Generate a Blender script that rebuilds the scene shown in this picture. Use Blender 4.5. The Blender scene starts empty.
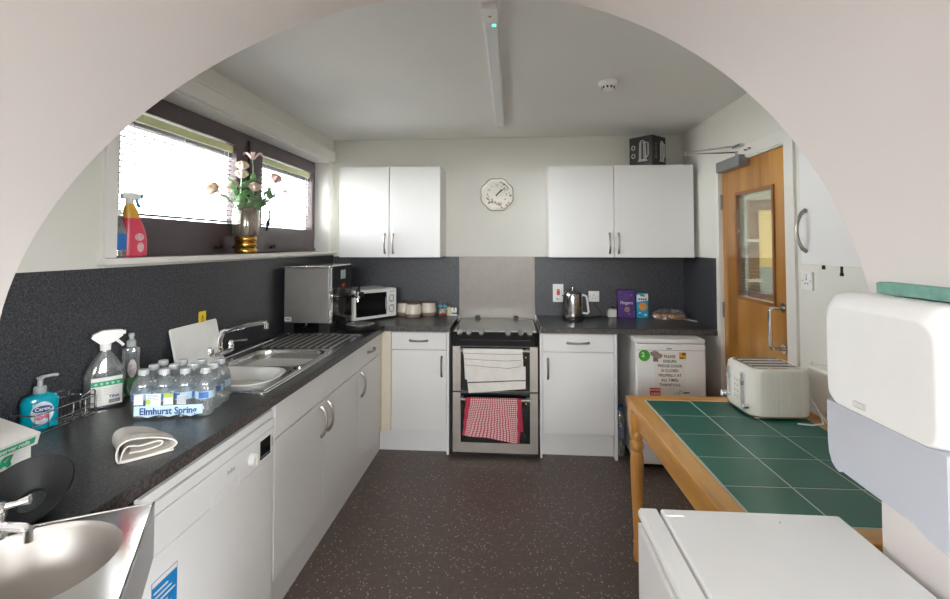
import bpy, bmesh, math, random
import numpy as np
from mathutils import Vector, Matrix
random.seed(7)
C = bpy.context.scene.collection
PI = math.pi
R = math.radians

# ------------------------------------------------------------------ materials
MATS = {}
def mat(name, col, rough=.5, metal=0., var=.04, vscale=18., bump=0., bscale=120., spec=.5, coat=0., emit=None, estr=0.):
    if name in MATS: return MATS[name]
    m = bpy.data.materials.new(name); m.use_nodes = True
    nt = m.node_tree; N = nt.nodes; L = nt.links
    b = N['Principled BSDF']
    b.inputs['Roughness'].default_value = rough
    b.inputs['Metallic'].default_value = metal
    b.inputs['Specular IOR Level'].default_value = spec
    b.inputs['Coat Weight'].default_value = coat
    tc = N.new('ShaderNodeTexCoord')
    no = N.new('ShaderNodeTexNoise'); no.inputs['Scale'].default_value = vscale; no.inputs['Detail'].default_value = 3
    L.new(tc.outputs['Object'], no.inputs['Vector'])
    cr = N.new('ShaderNodeValToRGB')
    c = Vector(col[:3])
    cr.color_ramp.elements[0].position = .3; cr.color_ramp.elements[1].position = .7
    cr.color_ramp.elements[0].color = (*[max(0, x*(1-var)) for x in c], 1)
    cr.color_ramp.elements[1].color = (*[min(1, x*(1+var)) for x in c], 1)
    L.new(no.outputs['Fac'], cr.inputs['Fac']); L.new(cr.outputs['Color'], b.inputs['Base Color'])
    if bump:
        n2 = N.new('ShaderNodeTexNoise'); n2.inputs['Scale'].default_value = bscale
        L.new(tc.outputs['Object'], n2.inputs['Vector'])
        bp = N.new('ShaderNodeBump'); bp.inputs['Strength'].default_value = bump; bp.inputs['Distance'].default_value = .002
        L.new(n2.outputs['Fac'], bp.inputs['Height']); L.new(bp.outputs['Normal'], b.inputs['Normal'])
    if emit:
        b.inputs['Emission Color'].default_value = (*emit, 1); b.inputs['Emission Strength'].default_value = estr
    MATS[name] = m
    return m

def speckle(name, base, light, rough, scale, thresh, base2=None, lscale=None, coat=0., spec=.5):
    """laminate or vinyl: a dark base with fine light flecks"""
    m = bpy.data.materials.new(name); m.use_nodes = True
    nt = m.node_tree; N = nt.nodes; L = nt.links; b = N['Principled BSDF']
    b.inputs['Roughness'].default_value = rough; b.inputs['Coat Weight'].default_value = coat
    b.inputs['Specular IOR Level'].default_value = spec
    tc = N.new('ShaderNodeTexCoord')
    no = N.new('ShaderNodeTexNoise'); no.inputs['Scale'].default_value = lscale or scale*.6; no.inputs['Detail'].default_value = 4
    L.new(tc.outputs['Object'], no.inputs['Vector'])
    cr = N.new('ShaderNodeValToRGB'); e = cr.color_ramp.elements
    e[0].position = .38; e[0].color = (*base, 1); e[1].position = .66; e[1].color = (*(base2 or [x*1.8 for x in base]), 1)
    L.new(no.outputs['Fac'], cr.inputs['Fac'])
    vo = N.new('ShaderNodeTexVoronoi'); vo.inputs['Scale'].default_value = scale
    L.new(tc.outputs['Object'], vo.inputs['Vector'])
    sep = N.new('ShaderNodeSeparateColor'); L.new(vo.outputs['Color'], sep.inputs['Color'])
    lt = N.new('ShaderNodeMath'); lt.operation = 'LESS_THAN'; lt.inputs[1].default_value = thresh
    L.new(sep.outputs['Red'], lt.inputs[0])
    l2 = N.new('ShaderNodeMath'); l2.operation = 'LESS_THAN'; l2.inputs[1].default_value = .38
    L.new(vo.outputs['Distance'], l2.inputs[0])
    mu = N.new('ShaderNodeMath'); mu.operation = 'MULTIPLY'
    L.new(lt.outputs[0], mu.inputs[0]); L.new(l2.outputs[0], mu.inputs[1])
    mx = N.new('ShaderNodeMix'); mx.data_type = 'RGBA'
    L.new(mu.outputs[0], mx.inputs[0]); L.new(cr.outputs['Color'], mx.inputs[6]); mx.inputs[7].default_value = (*light, 1)
    L.new(mx.outputs[2], b.inputs['Base Color'])
    MATS[name] = m
    return m

def wood(name, c1, c2, rough=.35, axis='Z', scale=3., coat=.3):
    m = bpy.data.materials.new(name); m.use_nodes = True
    nt = m.node_tree; N = nt.nodes; L = nt.links; b = N['Principled BSDF']
    b.inputs['Roughness'].default_value = rough; b.inputs['Coat Weight'].default_value = coat
    tc = N.new('ShaderNodeTexCoord'); mp = N.new('ShaderNodeMapping')
    s = {'X': (1, 9, 9), 'Y': (9, 1, 9), 'Z': (9, 9, 1)}[axis]
    mp.inputs['Scale'].default_value = [x*scale*.33 for x in s]
    L.new(tc.outputs['Object'], mp.inputs['Vector'])
    no = N.new('ShaderNodeTexNoise'); no.inputs['Scale'].default_value = 1.6; no.inputs['Detail'].default_value = 6; no.inputs['Distortion'].default_value = 1.4
    L.new(mp.outputs['Vector'], no.inputs['Vector'])
    cr = N.new('ShaderNodeValToRGB'); e = cr.color_ramp.elements
    e[0].position = .3; e[0].color = (*c1, 1); e[1].position = .72; e[1].color = (*c2, 1)
    L.new(no.outputs['Fac'], cr.inputs['Fac']); L.new(cr.outputs['Color'], b.inputs['Base Color'])
    MATS[name] = m
    return m

def brushed(name, col, rough, axis='Z'):
    m = mat(name, col, rough, 1.)
    nt = m.node_tree; N = nt.nodes; L = nt.links; b = N['Principled BSDF']
    tc = N.new('ShaderNodeTexCoord'); mp = N.new('ShaderNodeMapping')
    mp.inputs['Scale'].default_value = {'X': (2, 300, 300), 'Y': (300, 2, 300), 'Z': (300, 300, 2)}[axis]
    L.new(tc.outputs['Object'], mp.inputs['Vector'])
    no = N.new('ShaderNodeTexNoise'); no.inputs['Scale'].default_value = 1.
    L.new(mp.outputs['Vector'], no.inputs['Vector'])
    bp = N.new('ShaderNodeBump'); bp.inputs['Strength'].default_value = .12; bp.inputs['Distance'].default_value = .001
    L.new(no.outputs['Fac'], bp.inputs['Height']); L.new(bp.outputs['Normal'], b.inputs['Normal'])
    return m

def clear(name, tint, gloss=.12, rough=.03, edge=.5, haze=0., hazecol=(1, 1, 1)):
    """thin clear sheet: see-through, mirror-like towards its edges, optionally milky"""
    m = bpy.data.materials.new(name); m.use_nodes = True
    nt = m.node_tree; N = nt.nodes; L = nt.links
    N.remove(N['Principled BSDF']); out = N['Material Output']
    tr = N.new('ShaderNodeBsdfTransparent'); tr.inputs['Color'].default_value = (*tint, 1)
    gl = N.new('ShaderNodeBsdfGlossy'); gl.inputs['Roughness'].default_value = rough; gl.inputs['Color'].default_value = (.95, .95, .95, 1)
    lw = N.new('ShaderNodeLayerWeight'); lw.inputs['Blend'].default_value = edge
    mp = N.new('ShaderNodeMath'); mp.operation = 'MULTIPLY'; mp.inputs[1].default_value = .6
    ad = N.new('ShaderNodeMath'); ad.operation = 'ADD'; ad.inputs[1].default_value = gloss*.3; ad.use_clamp = True
    L.new(lw.outputs['Fresnel'], mp.inputs[0]); L.new(mp.outputs[0], ad.inputs[0])
    mx = N.new('ShaderNodeMixShader')
    L.new(ad.outputs[0], mx.inputs[0]); L.new(tr.outputs[0], mx.inputs[1]); L.new(gl.outputs[0], mx.inputs[2])
    last = mx
    if haze:
        df = N.new('ShaderNodeBsdfDiffuse'); df.inputs['Color'].default_value = (*hazecol, 1)
        m2 = N.new('ShaderNodeMixShader'); m2.inputs[0].default_value = haze
        L.new(mx.outputs[0], m2.inputs[1]); L.new(df.outputs[0], m2.inputs[2]); last = m2
    L.new(last.outputs[0], out.inputs['Surface'])
    MATS[name] = m
    return m

WALL = mat('wall_paint', (.76, .75, .70), .75, var=.015, vscale=3, bump=.05, bscale=60)
ARCHP = mat('arch_paint', (.745, .695, .675), .7, var=.012, vscale=2, bump=.06, bscale=50)
CEIL = mat('ceiling_paint', (.78, .78, .76), .8, var=.012, vscale=2)
TRIMW = mat('trim_gloss_white', (.82, .81, .78), .3, var=.01)
DOORFR = mat('door_frame_paint', (.78, .77, .72), .35, var=.01)
CAB = mat('cabinet_white', (.80, .80, .80), .36, var=.008, vscale=4, coat=.06)
CABBODY = mat('cabinet_carcass', (.78, .775, .76), .4, var=.01)
CREAM = mat('cream_post', (.80, .74, .62), .45, var=.02)
PLINTH = mat('plinth_white', (.78, .78, .79), .3, var=.012)
WHITEGL = mat('appliance_white', (.82, .82, .825), .38, var=.006, vscale=5, coat=.03)
WHITEPL = mat('white_plastic', (.86, .86, .85), .3, var=.01)
WHITEMT = mat('matt_white', (.85, .84, .82), .6, var=.02)
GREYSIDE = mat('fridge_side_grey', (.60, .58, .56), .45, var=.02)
BLACKPL = mat('black_plastic', (.012, .012, .013), .42, var=.2, spec=.3)
BLACKGL = mat('black_glass', (.006, .006, .007), .10, var=.1, spec=.28)
BOWLBLK = mat('charcoal_plastic', (.006, .0065, .008), .5, var=.1, spec=.3)
CHROME = mat('chrome', (.85, .86, .88), .08, 1., var=.01)
NICKEL = mat('satin_nickel', (.42, .39, .36), .40, 1., var=.05)
STEEL = brushed('brushed_steel', (.34, .32, .305), .36, 'X')
STEELV = brushed('brushed_steel_upright', (.40, .36, .33), .45, 'Z')
PANEL = brushed('brushed_wall_panel', (.19, .175, .16), .48, 'Z')
SINKST = mat('satin_sink_steel', (.52, .51, .50), .24, 1., var=.03, vscale=8)
STEELP = mat('polished_steel', (.70, .70, .70), .12, 1., var=.03, vscale=8)
STEELB = mat('satin_steel_bowl', (.36, .335, .315), .46, 1., var=.04, vscale=6)
HOBLID = mat('smoked_hob_glass', (.26, .26, .255), .16, .35, var=.02)
WTOP = speckle('charcoal_laminate', (.020, .022, .025), (.20, .20, .21), .30, 240, .14, (.075, .080, .086), 190, spec=.6)
WEDGE = speckle('charcoal_laminate_edge', (.026, .023, .023), (.24, .20, .18), .45, 170, .20, (.11, .095, .09), 110)
SPL = speckle('splashback_laminate', (.022, .024, .030), (.15, .15, .165), .42, 190, .12, (.078, .080, .092), 130)
FLOOR = speckle('speckled_vinyl', (.098, .070, .058), (.56, .49, .43), .42, 125, .085, (.120, .088, .074), 40, spec=.5)
PINE = wood('honey_pine', (.50, .22, .040), (.70, .36, .085), .3, 'X')
PINEY = wood('honey_pine_long', (.50, .22, .040), (.72, .38, .09), .3, 'Y')
PINEZ = wood('honey_pine_turned', (.52, .23, .05), (.66, .33, .09), .28, 'Z')
DOORW = wood('door_veneer', (.30, .115, .014), (.60, .30, .065), .32, 'Z', .9)
DOORB = wood('door_beading', (.24, .095, .030), (.34, .14, .045), .4, 'Z', 2)
TILE = mat('green_tile', (.005, .115, .088), .28, var=.12, vscale=5, spec=.35)
GROUT = mat('tile_grout', (.50, .52, .47), .8, var=.05)
UPVC = mat('brown_window_frame', (.085, .060, .068), .38, var=.1, vscale=6)
GLASS = clear('window_glass', (.98, .98, .98), .1, .0, .3)
DGLASS = clear('door_glass', (.86, .92, .86), .2, .02, .35)
BLIND = mat('backlit_slat_grey', (.10, .10, .105), .45, var=.02)  # white slats coloured dark, so they read as backlit lines
HEADR = mat('blind_headrail', (.80, .84, .50), .5, var=.03)
STONE = mat('cream_stoneware', (.74, .69, .59), .25, var=.05, vscale=30)
STONEB = mat('stoneware_foot', (.30, .235, .17), .6, var=.08)
LIDW = wood('dark_lid_wood', (.10, .05, .028), (.17, .09, .05), .5, 'X')
CLOTHW = mat('cotton_white', (.80, .77, .73), .9, var=.04, bump=.5, bscale=300)
CLOTHG = mat('terry_offwhite', (.72, .69, .65), .95, var=.06, bump=.9, bscale=350)
GOLD = mat('gold_band', (.55, .30, .07), .22, 1., var=.15, vscale=40)
VASEG = clear('smoky_vase_glass', (.72, .66, .58), .3, .06, .5, .12, (.55, .50, .46))
PET = clear('clear_pet', (.93, .955, .96), .30, .07, .58, .07, (.85, .9, .93))
WRAP = clear('shrink_film', (.97, .98, .99), .18, .12, .35, .03)
CAPC = clear('bottle_cap_clear', (.90, .93, .95), .3, .12, .5, .42, (.80, .84, .86))
BLUE = mat('label_blue', (.02, .16, .52), .4, var=.08)
NAVY = mat('print_navy', (.012, .06, .22), .5, var=.03)
PALEB = mat('label_pale_blue', (.55, .72, .86), .45, var=.05)
GREEN = mat('print_green', (.02, .36, .17), .5, var=.05)
LIMEG = mat('print_lime', (.40, .58, .10), .5, var=.05)
RED = mat('print_red', (.58, .035, .035), .45, var=.06)
INK = mat('print_ink', (.02, .02, .022), .6, var=.05)
GREYINK = mat('print_grey', (.33, .33, .34), .6, var=.05)
PAPER = mat('paper_white', (.80, .78, .75), .7, var=.015)
YELLOW = mat('yellow_plastic', (.90, .66, .02), .4, var=.05)
PINK = mat('pink_bottle', (.72, .06, .12), .3, var=.08)
LEAF = mat('leaf_green', (.22, .38, .19), .5, var=.25, vscale=40)
PETALP = mat('petal_pink', (.84, .60, .56), .6, var=.10, vscale=40)
PETALC = mat('petal_peach', (.86, .74, .62), .6, var=.08, vscale=40)
TEAL = mat('teal_paper', (.19, .38, .32), .85, var=.12, vscale=60, bump=.4, bscale=200)
SOAP = mat('turquoise_soap', (.0, .33, .44), .12, var=.1, coat=.3)
WUL = mat('green_liquid', (.02, .48, .07), .12, var=.15, coat=.3)
FROST = clear('frosted_dispenser', (.86, .89, .95), .15, .25, .3, .55, (.78, .81, .88))
CREAMT = mat('toaster_cream', (.80, .78, .72), .28, var=.01, coat=.2)
COPPER = mat('copper_trim', (.55, .36, .22), .3, 1., var=.05)
SLOT = mat('slot_dark', (.03, .028, .026), .5, var=.1)
PURPLE = mat('purple_card', (.075, .025, .19), .4, var=.2, vscale=70)
CYAN = mat('cyan_card', (.02, .33, .58), .4, var=.04)
ORANGE = mat('biscuit_orange', (.72, .30, .05), .6, var=.12, vscale=90)
BROWNP = mat('pastry_brown', (.45, .21, .07), .7, var=.35, vscale=40)
BAGF = clear('cellophane', (.90, .92, .95), .12, .16, .32, .05)
CARD = mat('dark_carton', (.022, .020, .018), .45, var=.2)
LEDG = mat('green_indicator', (.02, .9, .4), .4, emit=(.05, 1., .5), estr=3.)
DIFF = mat('light_diffuser', (.72, .73, .74), .35, var=.01)
GREYM = mat('grey_metal', (.32, .33, .34), .45, .6, var=.04)

def stripes_mat(name, base, line, vals, width, axis='Z'):
    m = mat(name, base, .9, var=.05, bump=.5, bscale=300)
    nt = m.node_tree; N = nt.nodes; L = nt.links; b = N['Principled BSDF']
    src = b.inputs['Base Color'].links[0].from_socket
    tc = N.new('ShaderNodeTexCoord'); sp = N.new('ShaderNodeSeparateXYZ'); L.new(tc.outputs['UV'], sp.inputs[0])
    acc = None
    for v in vals:
        cm = N.new('ShaderNodeMath'); cm.operation = 'COMPARE'; cm.inputs[1].default_value = v; cm.inputs[2].default_value = width
        L.new(sp.outputs['Y'], cm.inputs[0])
        if acc:
            ad = N.new('ShaderNodeMath'); ad.operation = 'MAXIMUM'; L.new(acc, ad.inputs[0]); L.new(cm.outputs[0], ad.inputs[1]); acc = ad.outputs[0]
        else: acc = cm.outputs[0]
    mx = N.new('ShaderNodeMix'); mx.data_type = 'RGBA'
    L.new(acc, mx.inputs[0]); L.new(src, mx.inputs[6]); mx.inputs[7].default_value = (*line, 1)
    L.new(mx.outputs[2], b.inputs['Base Color'])
    return m

def check_mat(name, c0, c1, c2, nx, ny):
    """woven check on a cloth's own UVs: pale threads crossing a red ground"""
    m = mat(name, c0, .9, var=.06, bump=.5, bscale=300)
    nt = m.node_tree; N = nt.nodes; L = nt.links; b = N['Principled BSDF']
    tc = N.new('ShaderNodeTexCoord'); sp = N.new('ShaderNodeSeparateXYZ'); L.new(tc.outputs['UV'], sp.inputs[0])
    outs = []
    for ax, n in (('X', nx), ('Y', ny)):
        mu = N.new('ShaderNodeMath'); mu.operation = 'MULTIPLY'; mu.inputs[1].default_value = n; L.new(sp.outputs[ax], mu.inputs[0])
        fr = N.new('ShaderNodeMath'); fr.operation = 'FRACT'; L.new(mu.outputs[0], fr.inputs[0])
        gt = N.new('ShaderNodeMath'); gt.operation = 'GREATER_THAN'; gt.inputs[1].default_value = .42; L.new(fr.outputs[0], gt.inputs[0])
        outs.append(gt.outputs[0])
    ad = N.new('ShaderNodeMath'); ad.operation = 'ADD'; L.new(outs[0], ad.inputs[0]); L.new(outs[1], ad.inputs[1])
    dv = N.new('ShaderNodeMath'); dv.operation = 'MULTIPLY'; dv.inputs[1].default_value = .5; L.new(ad.outputs[0], dv.inputs[0])
    cr = N.new('ShaderNodeValToRGB'); cr.color_ramp.interpolation = 'CONSTANT'
    e = cr.color_ramp.elements; e[0].color = (*c2, 1); e[0].position = 0
    e[1].position = .4; e[1].color = (*c0, 1); k = e.new(.9); k.color = (*c1, 1)
    L.new(dv.outputs[0], cr.inputs['Fac'])
    gt = N.new('ShaderNodeMath'); gt.operation = 'GREATER_THAN'; gt.inputs[1].default_value = .93; L.new(sp.outputs['X'], gt.inputs[0])
    lt = N.new('ShaderNodeMath'); lt.operation = 'LESS_THAN'; lt.inputs[1].default_value = .09; L.new(sp.outputs['X'], lt.inputs[0])
    mxx = N.new('ShaderNodeMath'); mxx.operation = 'MAXIMUM'; L.new(gt.outputs[0], mxx.inputs[0]); L.new(lt.outputs[0], mxx.inputs[1])
    mx = N.new('ShaderNodeMix'); mx.data_type = 'RGBA'
    L.new(mxx.outputs[0], mx.inputs[0]); L.new(cr.outputs['Color'], mx.inputs[6]); mx.inputs[7].default_value = (*c2, 1)
    L.new(mx.outputs[2], b.inputs['Base Color'])
    return m

# ------------------------------------------------------------------ mesh helpers
def NB(): return bmesh.new()
def merge(bm, t, M=None):
    if M is not None: t.transform(M)
    me = bpy.data.meshes.new('_t'); t.to_mesh(me); t.free(); bm.from_mesh(me); bpy.data.meshes.remove(me)
def box(bm, x0, x1, y0, y1, z0, z1, bev=0., seg=2, M=None, only=None):
    t = NB(); bmesh.ops.create_cube(t, size=1)
    for v in t.verts:
        v.co = Vector((x0+(x1-x0)*(v.co.x+.5), y0+(y1-y0)*(v.co.y+.5), z0+(z1-z0)*(v.co.z+.5)))
    if bev:
        es = list(t.edges)
        if only: es = [e for e in es if abs((e.verts[0].co-e.verts[1].co).normalized()['xyz'.index(only)]) > .9]
        bmesh.ops.bevel(t, geom=es, offset=bev, segments=seg, profile=.5, affect='EDGES', clamp_overlap=True)
    merge(bm, t, M)
def cyl(bm, c, r, h, axis='Z', seg=24, r2=None, M=None, cap=True):
    t = NB(); bmesh.ops.create_cone(t, cap_ends=cap, segments=seg, radius1=r, radius2=r if r2 is None else r2, depth=h)
    if axis == 'X': t.transform(Matrix.Rotation(PI/2, 4, 'Y'))
    if axis == 'Y': t.transform(Matrix.Rotation(-PI/2, 4, 'X'))
    t.transform(Matrix.Translation(c)); merge(bm, t, M)
def ball(bm, c, r, s=(1, 1, 1), seg=16, M=None):
    t = NB(); bmesh.ops.create_uvsphere(t, u_segments=seg, v_segments=max(6, seg//2), radius=r)
    t.transform(Matrix.Translation(c) @ Matrix.Diagonal((*s, 1))); merge(bm, t, M)
def lathe(bm, prof, c=(0, 0, 0), seg=32, M=None, sx=1., sy=1.):
    t = NB(); rings = []
    for r, z in prof:
        if r < 1e-5: rings.append([t.verts.new((c[0], c[1], c[2]+z))])
        else: rings.append([t.verts.new((c[0]+sx*r*math.cos(2*PI*i/seg), c[1]+sy*r*math.sin(2*PI*i/seg), c[2]+z)) for i in range(seg)])
    for a, b in zip(rings, rings[1:]):
        for i in range(seg):
            j = (i+1) % seg
            if len(a) == 1 and len(b) > 1: t.faces.new((a[0], b[j], b[i]))
            elif len(b) == 1 and len(a) > 1: t.faces.new((a[i], a[j], b[0]))
            elif len(a) > 1: t.faces.new((a[i], a[j], b[j], b[i]))
    bmesh.ops.recalc_face_normals(t, faces=t.faces)
    merge(bm, t, M)
def tube(bm, pts, r, seg=8, closed=False, M=None, rs=None, flat=1.):
    t = NB(); P = [Vector(p) for p in pts]; n = len(P); rings = []
    up = None
    for i in range(n):
        d = (P[(i+1) % n]-P[i-1]) if closed else (P[min(i+1, n-1)]-P[max(i-1, 0)])
        d = d.normalized()
        if up is None:
            up = Vector((0, 0, 1)) if abs(d.z) < .9 else Vector((1, 0, 0))
        s = d.cross(up)
        if s.length < 1e-4: s = d.orthogonal()
        s.normalize(); u = s.cross(d).normalized(); up = u
        rr = rs[i] if rs else r
        rings.append([t.verts.new(P[i]+s*rr*math.cos(2*PI*k/seg)+u*rr*flat*math.sin(2*PI*k/seg)) for k in range(seg)])
    for i in range(n if closed else n-1):
        a, b = rings[i], rings[(i+1) % n]
        for k in range(seg):
            t.faces.new((a[k], a[(k+1) % seg], b[(k+1) % seg], b[k]))
    if not closed:
        t.faces.new(rings[0][::-1]); t.faces.new(rings[-1])
    bmesh.ops.recalc_face_normals(t, faces=t.faces)
    merge(bm, t, M)
AX = {'Z': Matrix.Identity(4),
      'Y': Matrix(((1, 0, 0, 0), (0, 0, 1, 0), (0, 1, 0, 0), (0, 0, 0, 1))),     # outline (x,z), depth along y
      'X': Matrix(((0, 0, 1, 0), (1, 0, 0, 0), (0, 1, 0, 0), (0, 0, 0, 1)))}     # outline (y,z), depth along x
def prism(bm, outer, d0, d1, holes=(), axis='Z', M=None):
    """an outline with holes, filled and given thickness along an axis"""
    t = NB(); es = []
    for loop in [outer]+list(holes):
        vs = [t.verts.new((p[0], p[1], d0)) for p in loop]
        es += [t.edges.new((vs[i], vs[(i+1) % len(vs)])) for i in range(len(vs))]
    bmesh.ops.triangle_fill(t, use_beauty=True, use_dissolve=False, edges=es)
    fs = list(t.faces)
    r = bmesh.ops.extrude_face_region(t, geom=fs)
    for v in r['geom']:
        if isinstance(v, bmesh.types.BMVert): v.co.z = d1
    t.transform(AX[axis])
    bmesh.ops.recalc_face_normals(t, faces=t.faces)
    merge(bm, t, M)
def rect(x0, x1, y0, y1): return [(x0, y0), (x1, y0), (x1, y1), (x0, y1)]
def rrect(x0, x1, y0, y1, r, n=6):
    o = []
    for cx, cy, a in ((x1-r, y0+r, -90), (x1-r, y1-r, 0), (x0+r, y1-r, 90), (x0+r, y0+r, 180)):
        for k in range(n+1):
            t = R(a+90*k/n); o.append((cx+r*math.cos(t), cy+r*math.sin(t)))
    return o
def circ(cx, cy, r, n=40): return [(cx+r*math.cos(2*PI*k/n), cy+r*math.sin(2*PI*k/n)) for k in range(n)]
def loft(bm, loops, cap0=False, cap1=False, M=None):
    t = NB(); rings = [[t.verts.new(p) for p in l] for l in loops]
    n = len(rings[0])
    for a, b in zip(rings, rings[1:]):
        for i in range(n): t.faces.new((a[i], a[(i+1) % n], b[(i+1) % n], b[i]))
    if cap0: t.faces.new(rings[0][::-1])
    if cap1: t.faces.new(rings[-1])
    bmesh.ops.recalc_face_normals(t, faces=t.faces)
    merge(bm, t, M)
def sheet(bm, f, nu, nv, thick=0., uvname='UVMap'):
    """a cloth or film: grid of f(u,v) points with its own UVs"""
    t = NB(); uv = t.loops.layers.uv.new(uvname)
    g = [[t.verts.new(f(i/nu, j/nv)) for j in range(nv+1)] for i in range(nu+1)]
    for i in range(nu):
        for j in range(nv):
            fc = t.faces.new((g[i][j], g[i+1][j], g[i+1][j+1], g[i][j+1]))
            for l, (a, b) in zip(fc.loops, ((i, j), (i+1, j), (i+1, j+1), (i, j+1))): l[uv].uv = (a/nu, b/nv)
    if thick:
        bmesh.ops.recalc_face_normals(t, faces=t.faces)
        bmesh.ops.solidify(t, geom=list(t.faces), thickness=thick)
    merge(bm, t)

# ------------------------------------------------------------------ object helpers
FR = {}
def thing(name, label, cat, loc=(0, 0, 0), rot=0., group=None, world=True):
    """Empty at a thing's base; parts are modelled in world axes (rot=0) or in its own frame (world=False)"""
    o = bpy.data.objects.new(name, None); C.objects.link(o); o.empty_display_size = .05
    o.location = loc; o.rotation_euler = (0, 0, rot)
    o['label'] = label; o['category'] = cat
    if group: o['group'] = group
    FR[o.name] = Vector(loc) if world else Vector((0, 0, 0))
    return o
def obj(name, bm, m, parent=None, ang=38, loc=None, label=None):
    off = FR[parent.name] if parent is not None else Vector(loc or (0, 0, 0))
    me = bpy.data.meshes.new(name)
    if off.length: bm.transform(Matrix.Translation(-off))
    bm.to_mesh(me); bm.free()
    for p in me.polygons: p.use_smooth = True
    me.set_sharp_from_angle(angle=R(ang))
    me.materials.append(m)
    o = bpy.data.objects.new(name, me); C.objects.link(o)
    wn = o.modifiers.new('even_normals', 'WEIGHTED_NORMAL'); wn.keep_sharp = True; wn.weight = 60
    if parent is not None: o.parent = parent
    elif loc is not None: o.location = loc
    FR[o.name] = off
    if label: o['label'] = label
    return o
def tag(o, label, cat, group=None):
    o['label'] = label; o['category'] = cat
    if group: o['group'] = group
    return o
def struct(name, bm, m, parent=None, ang=38):
    o = obj(name, bm, m, parent, ang)
    if parent is None: o['kind'] = 'structure'
    return o
def sroot(name, loc=(0, 0, 0)):
    o = bpy.data.objects.new(name, None); C.objects.link(o); o.location = loc; o['kind'] = 'structure'; o.empty_display_size = .05
    FR[o.name] = Vector(loc); return o
def dup(o, loc=None, rot=None, label=None, parent=None):
    c = o.copy(); C.objects.link(c); FR[c.name] = FR.get(o.name, Vector((0, 0, 0)))
    if parent is not None: c.parent = parent
    if loc is not None: c.location = loc
    if rot is not None: c.rotation_euler = (0, 0, rot)
    if label: c['label'] = label
    for ch in list(o.children): dup(ch, parent=c)
    return c
def text(s, size, M, m, parent, name='lettering', depth=.0006, align='CENTER', sx=1., bold=0., spacing=1.):
    cu = bpy.data.curves.new('txt', 'FONT'); cu.body = s; cu.size = size; cu.align_x = align; cu.align_y = 'CENTER'
    cu.extrude = depth/2; cu.offset = bold; cu.resolution_u = 3; cu.space_line = spacing
    t = bpy.data.objects.new('txt', cu); C.objects.link(t)
    me = bpy.data.meshes.new_from_object(t)
    bpy.data.objects.remove(t); bpy.data.curves.remove(cu)
    b = NB(); b.from_mesh(me); bpy.data.meshes.remove(me)
    b.transform(M @ Matrix.Diagonal((sx, 1, 1, 1)))
    return obj(name, b, m, parent)
def frame(o, r, u):
    """matrix whose x is r, y is u, z the outward normal"""
    r = Vector(r).normalized(); u = Vector(u); u = (u-r*u.dot(r)).normalized(); n = r.cross(u)
    return Matrix(((r.x, u.x, n.x, o[0]), (r.y, u.y, n.y, o[1]), (r.z, u.z, n.z, o[2]), (0, 0, 0, 1)))
def bow(p0, p1, out, sag=.028, r=.0072, n=14):
    """bow handle between two feet, bulging along out"""
    p0, p1, out = Vector(p0), Vector(p1), Vector(out)
    pts = []; rs = []
    for k in range(n+1):
        t = k/n; s = math.sin(PI*t)**.55
        pts.append(p0.lerp(p1, t)+out*(sag*s)); rs.append(r*(1.25-.35*math.sin(PI*t)))
    b = NB(); tube(b, pts, r, 8, rs=rs); return b

XL, XR, YB, ZC = -1.52, 1.39, 4.0, 2.372
YF = 3.41          # front face of the doors on the back wall
XF = -.924         # front face of the doors on the left run
A0, A1 = .45, 1.10 # depth of the thick arch wall
NX0, NX1, NY0 = -2.6, 2.3, -3.0   # the room the camera stands in

# ------------------------------------------------------------------ setting
PLAN = [(NX0-.1, NY0-.1), (NX1+.1, NY0-.1), (NX1+.1, A0), (3.4, A0), (3.4, 5.35), (XR, 5.35), (XR, YB+.1), (XL-.2, YB+.1), (XL-.2, A1), (NX0-.1, A1)]
b = NB(); prism(b, PLAN, -.10, 0, (), 'Z'); struct('floor', b, FLOOR)
b = NB(); prism(b, PLAN, ZC, ZC+.10, (), 'Z'); struct('ceiling', b, CEIL)
b = NB(); box(b, XL-.2, XR+.12, YB, YB+.1, 0, ZC); struct('wall_back', b, WALL)
# left wall with the window opening
WY0, WY1, WZ0, WZ1 = 1.735, 3.905, 1.425, 2.175
b = NB(); prism(b, rect(A1, YB, 0, ZC), XL-.20, XL, [rect(WY0, WY1, WZ0, WZ1)], 'X'); struct('wall_left', b, WALL)
b = NB()
prism(b, rect(A1, YB, WZ1+.005, WZ1+.085), XL, XL+.016, (), 'X')
prism(b, rect(A1, YB, WZ1+.085, WZ1+.097), XL, XL+.022, (), 'X')
struct('trim_1', b, TRIMW)
# right wall with the door opening
DY0, DY1, DZ1 = 2.53, 3.315, 1.99
b = NB(); prism(b, [(A1, 0), (DY0, 0), (DY0, DZ1), (DY1, DZ1), (DY1, 0), (YB, 0), (YB, ZC), (A1, ZC)], XR, XR+.12, (), 'X'); struct('wall_right', b, WALL)
# thick wall with the arch
K = [-0.023366759121269284, 0.16043185995605122, -0.3319638968035225, 0.15913714656392539, 0.06893925061551062, 1.0408136835265815]
arch = [(.781, 0), (.781, .9)]
n = 72
for k in range(n+1):
    th = -.02+(2.88+.02)*k/n
    r = float(np.polyval(K, th)); arch.append((-.25+r*math.cos(th), 1.05+r*math.sin(th)))
arch = [(min(p[0], .783), p[1]) for p in arch]
arch += [(-1.285, 1.16), (-1.29, .9), (-1.29, 0)]
b = NB(); prism(b, [(NX0, 0)]+[(x, z) for x, z in reversed(arch)]+[(NX1, 0), (NX1, ZC), (NX0, ZC)], A0, A1, (), 'Y'); struct('wall_arch', b, ARCHP, ang=30)
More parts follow.
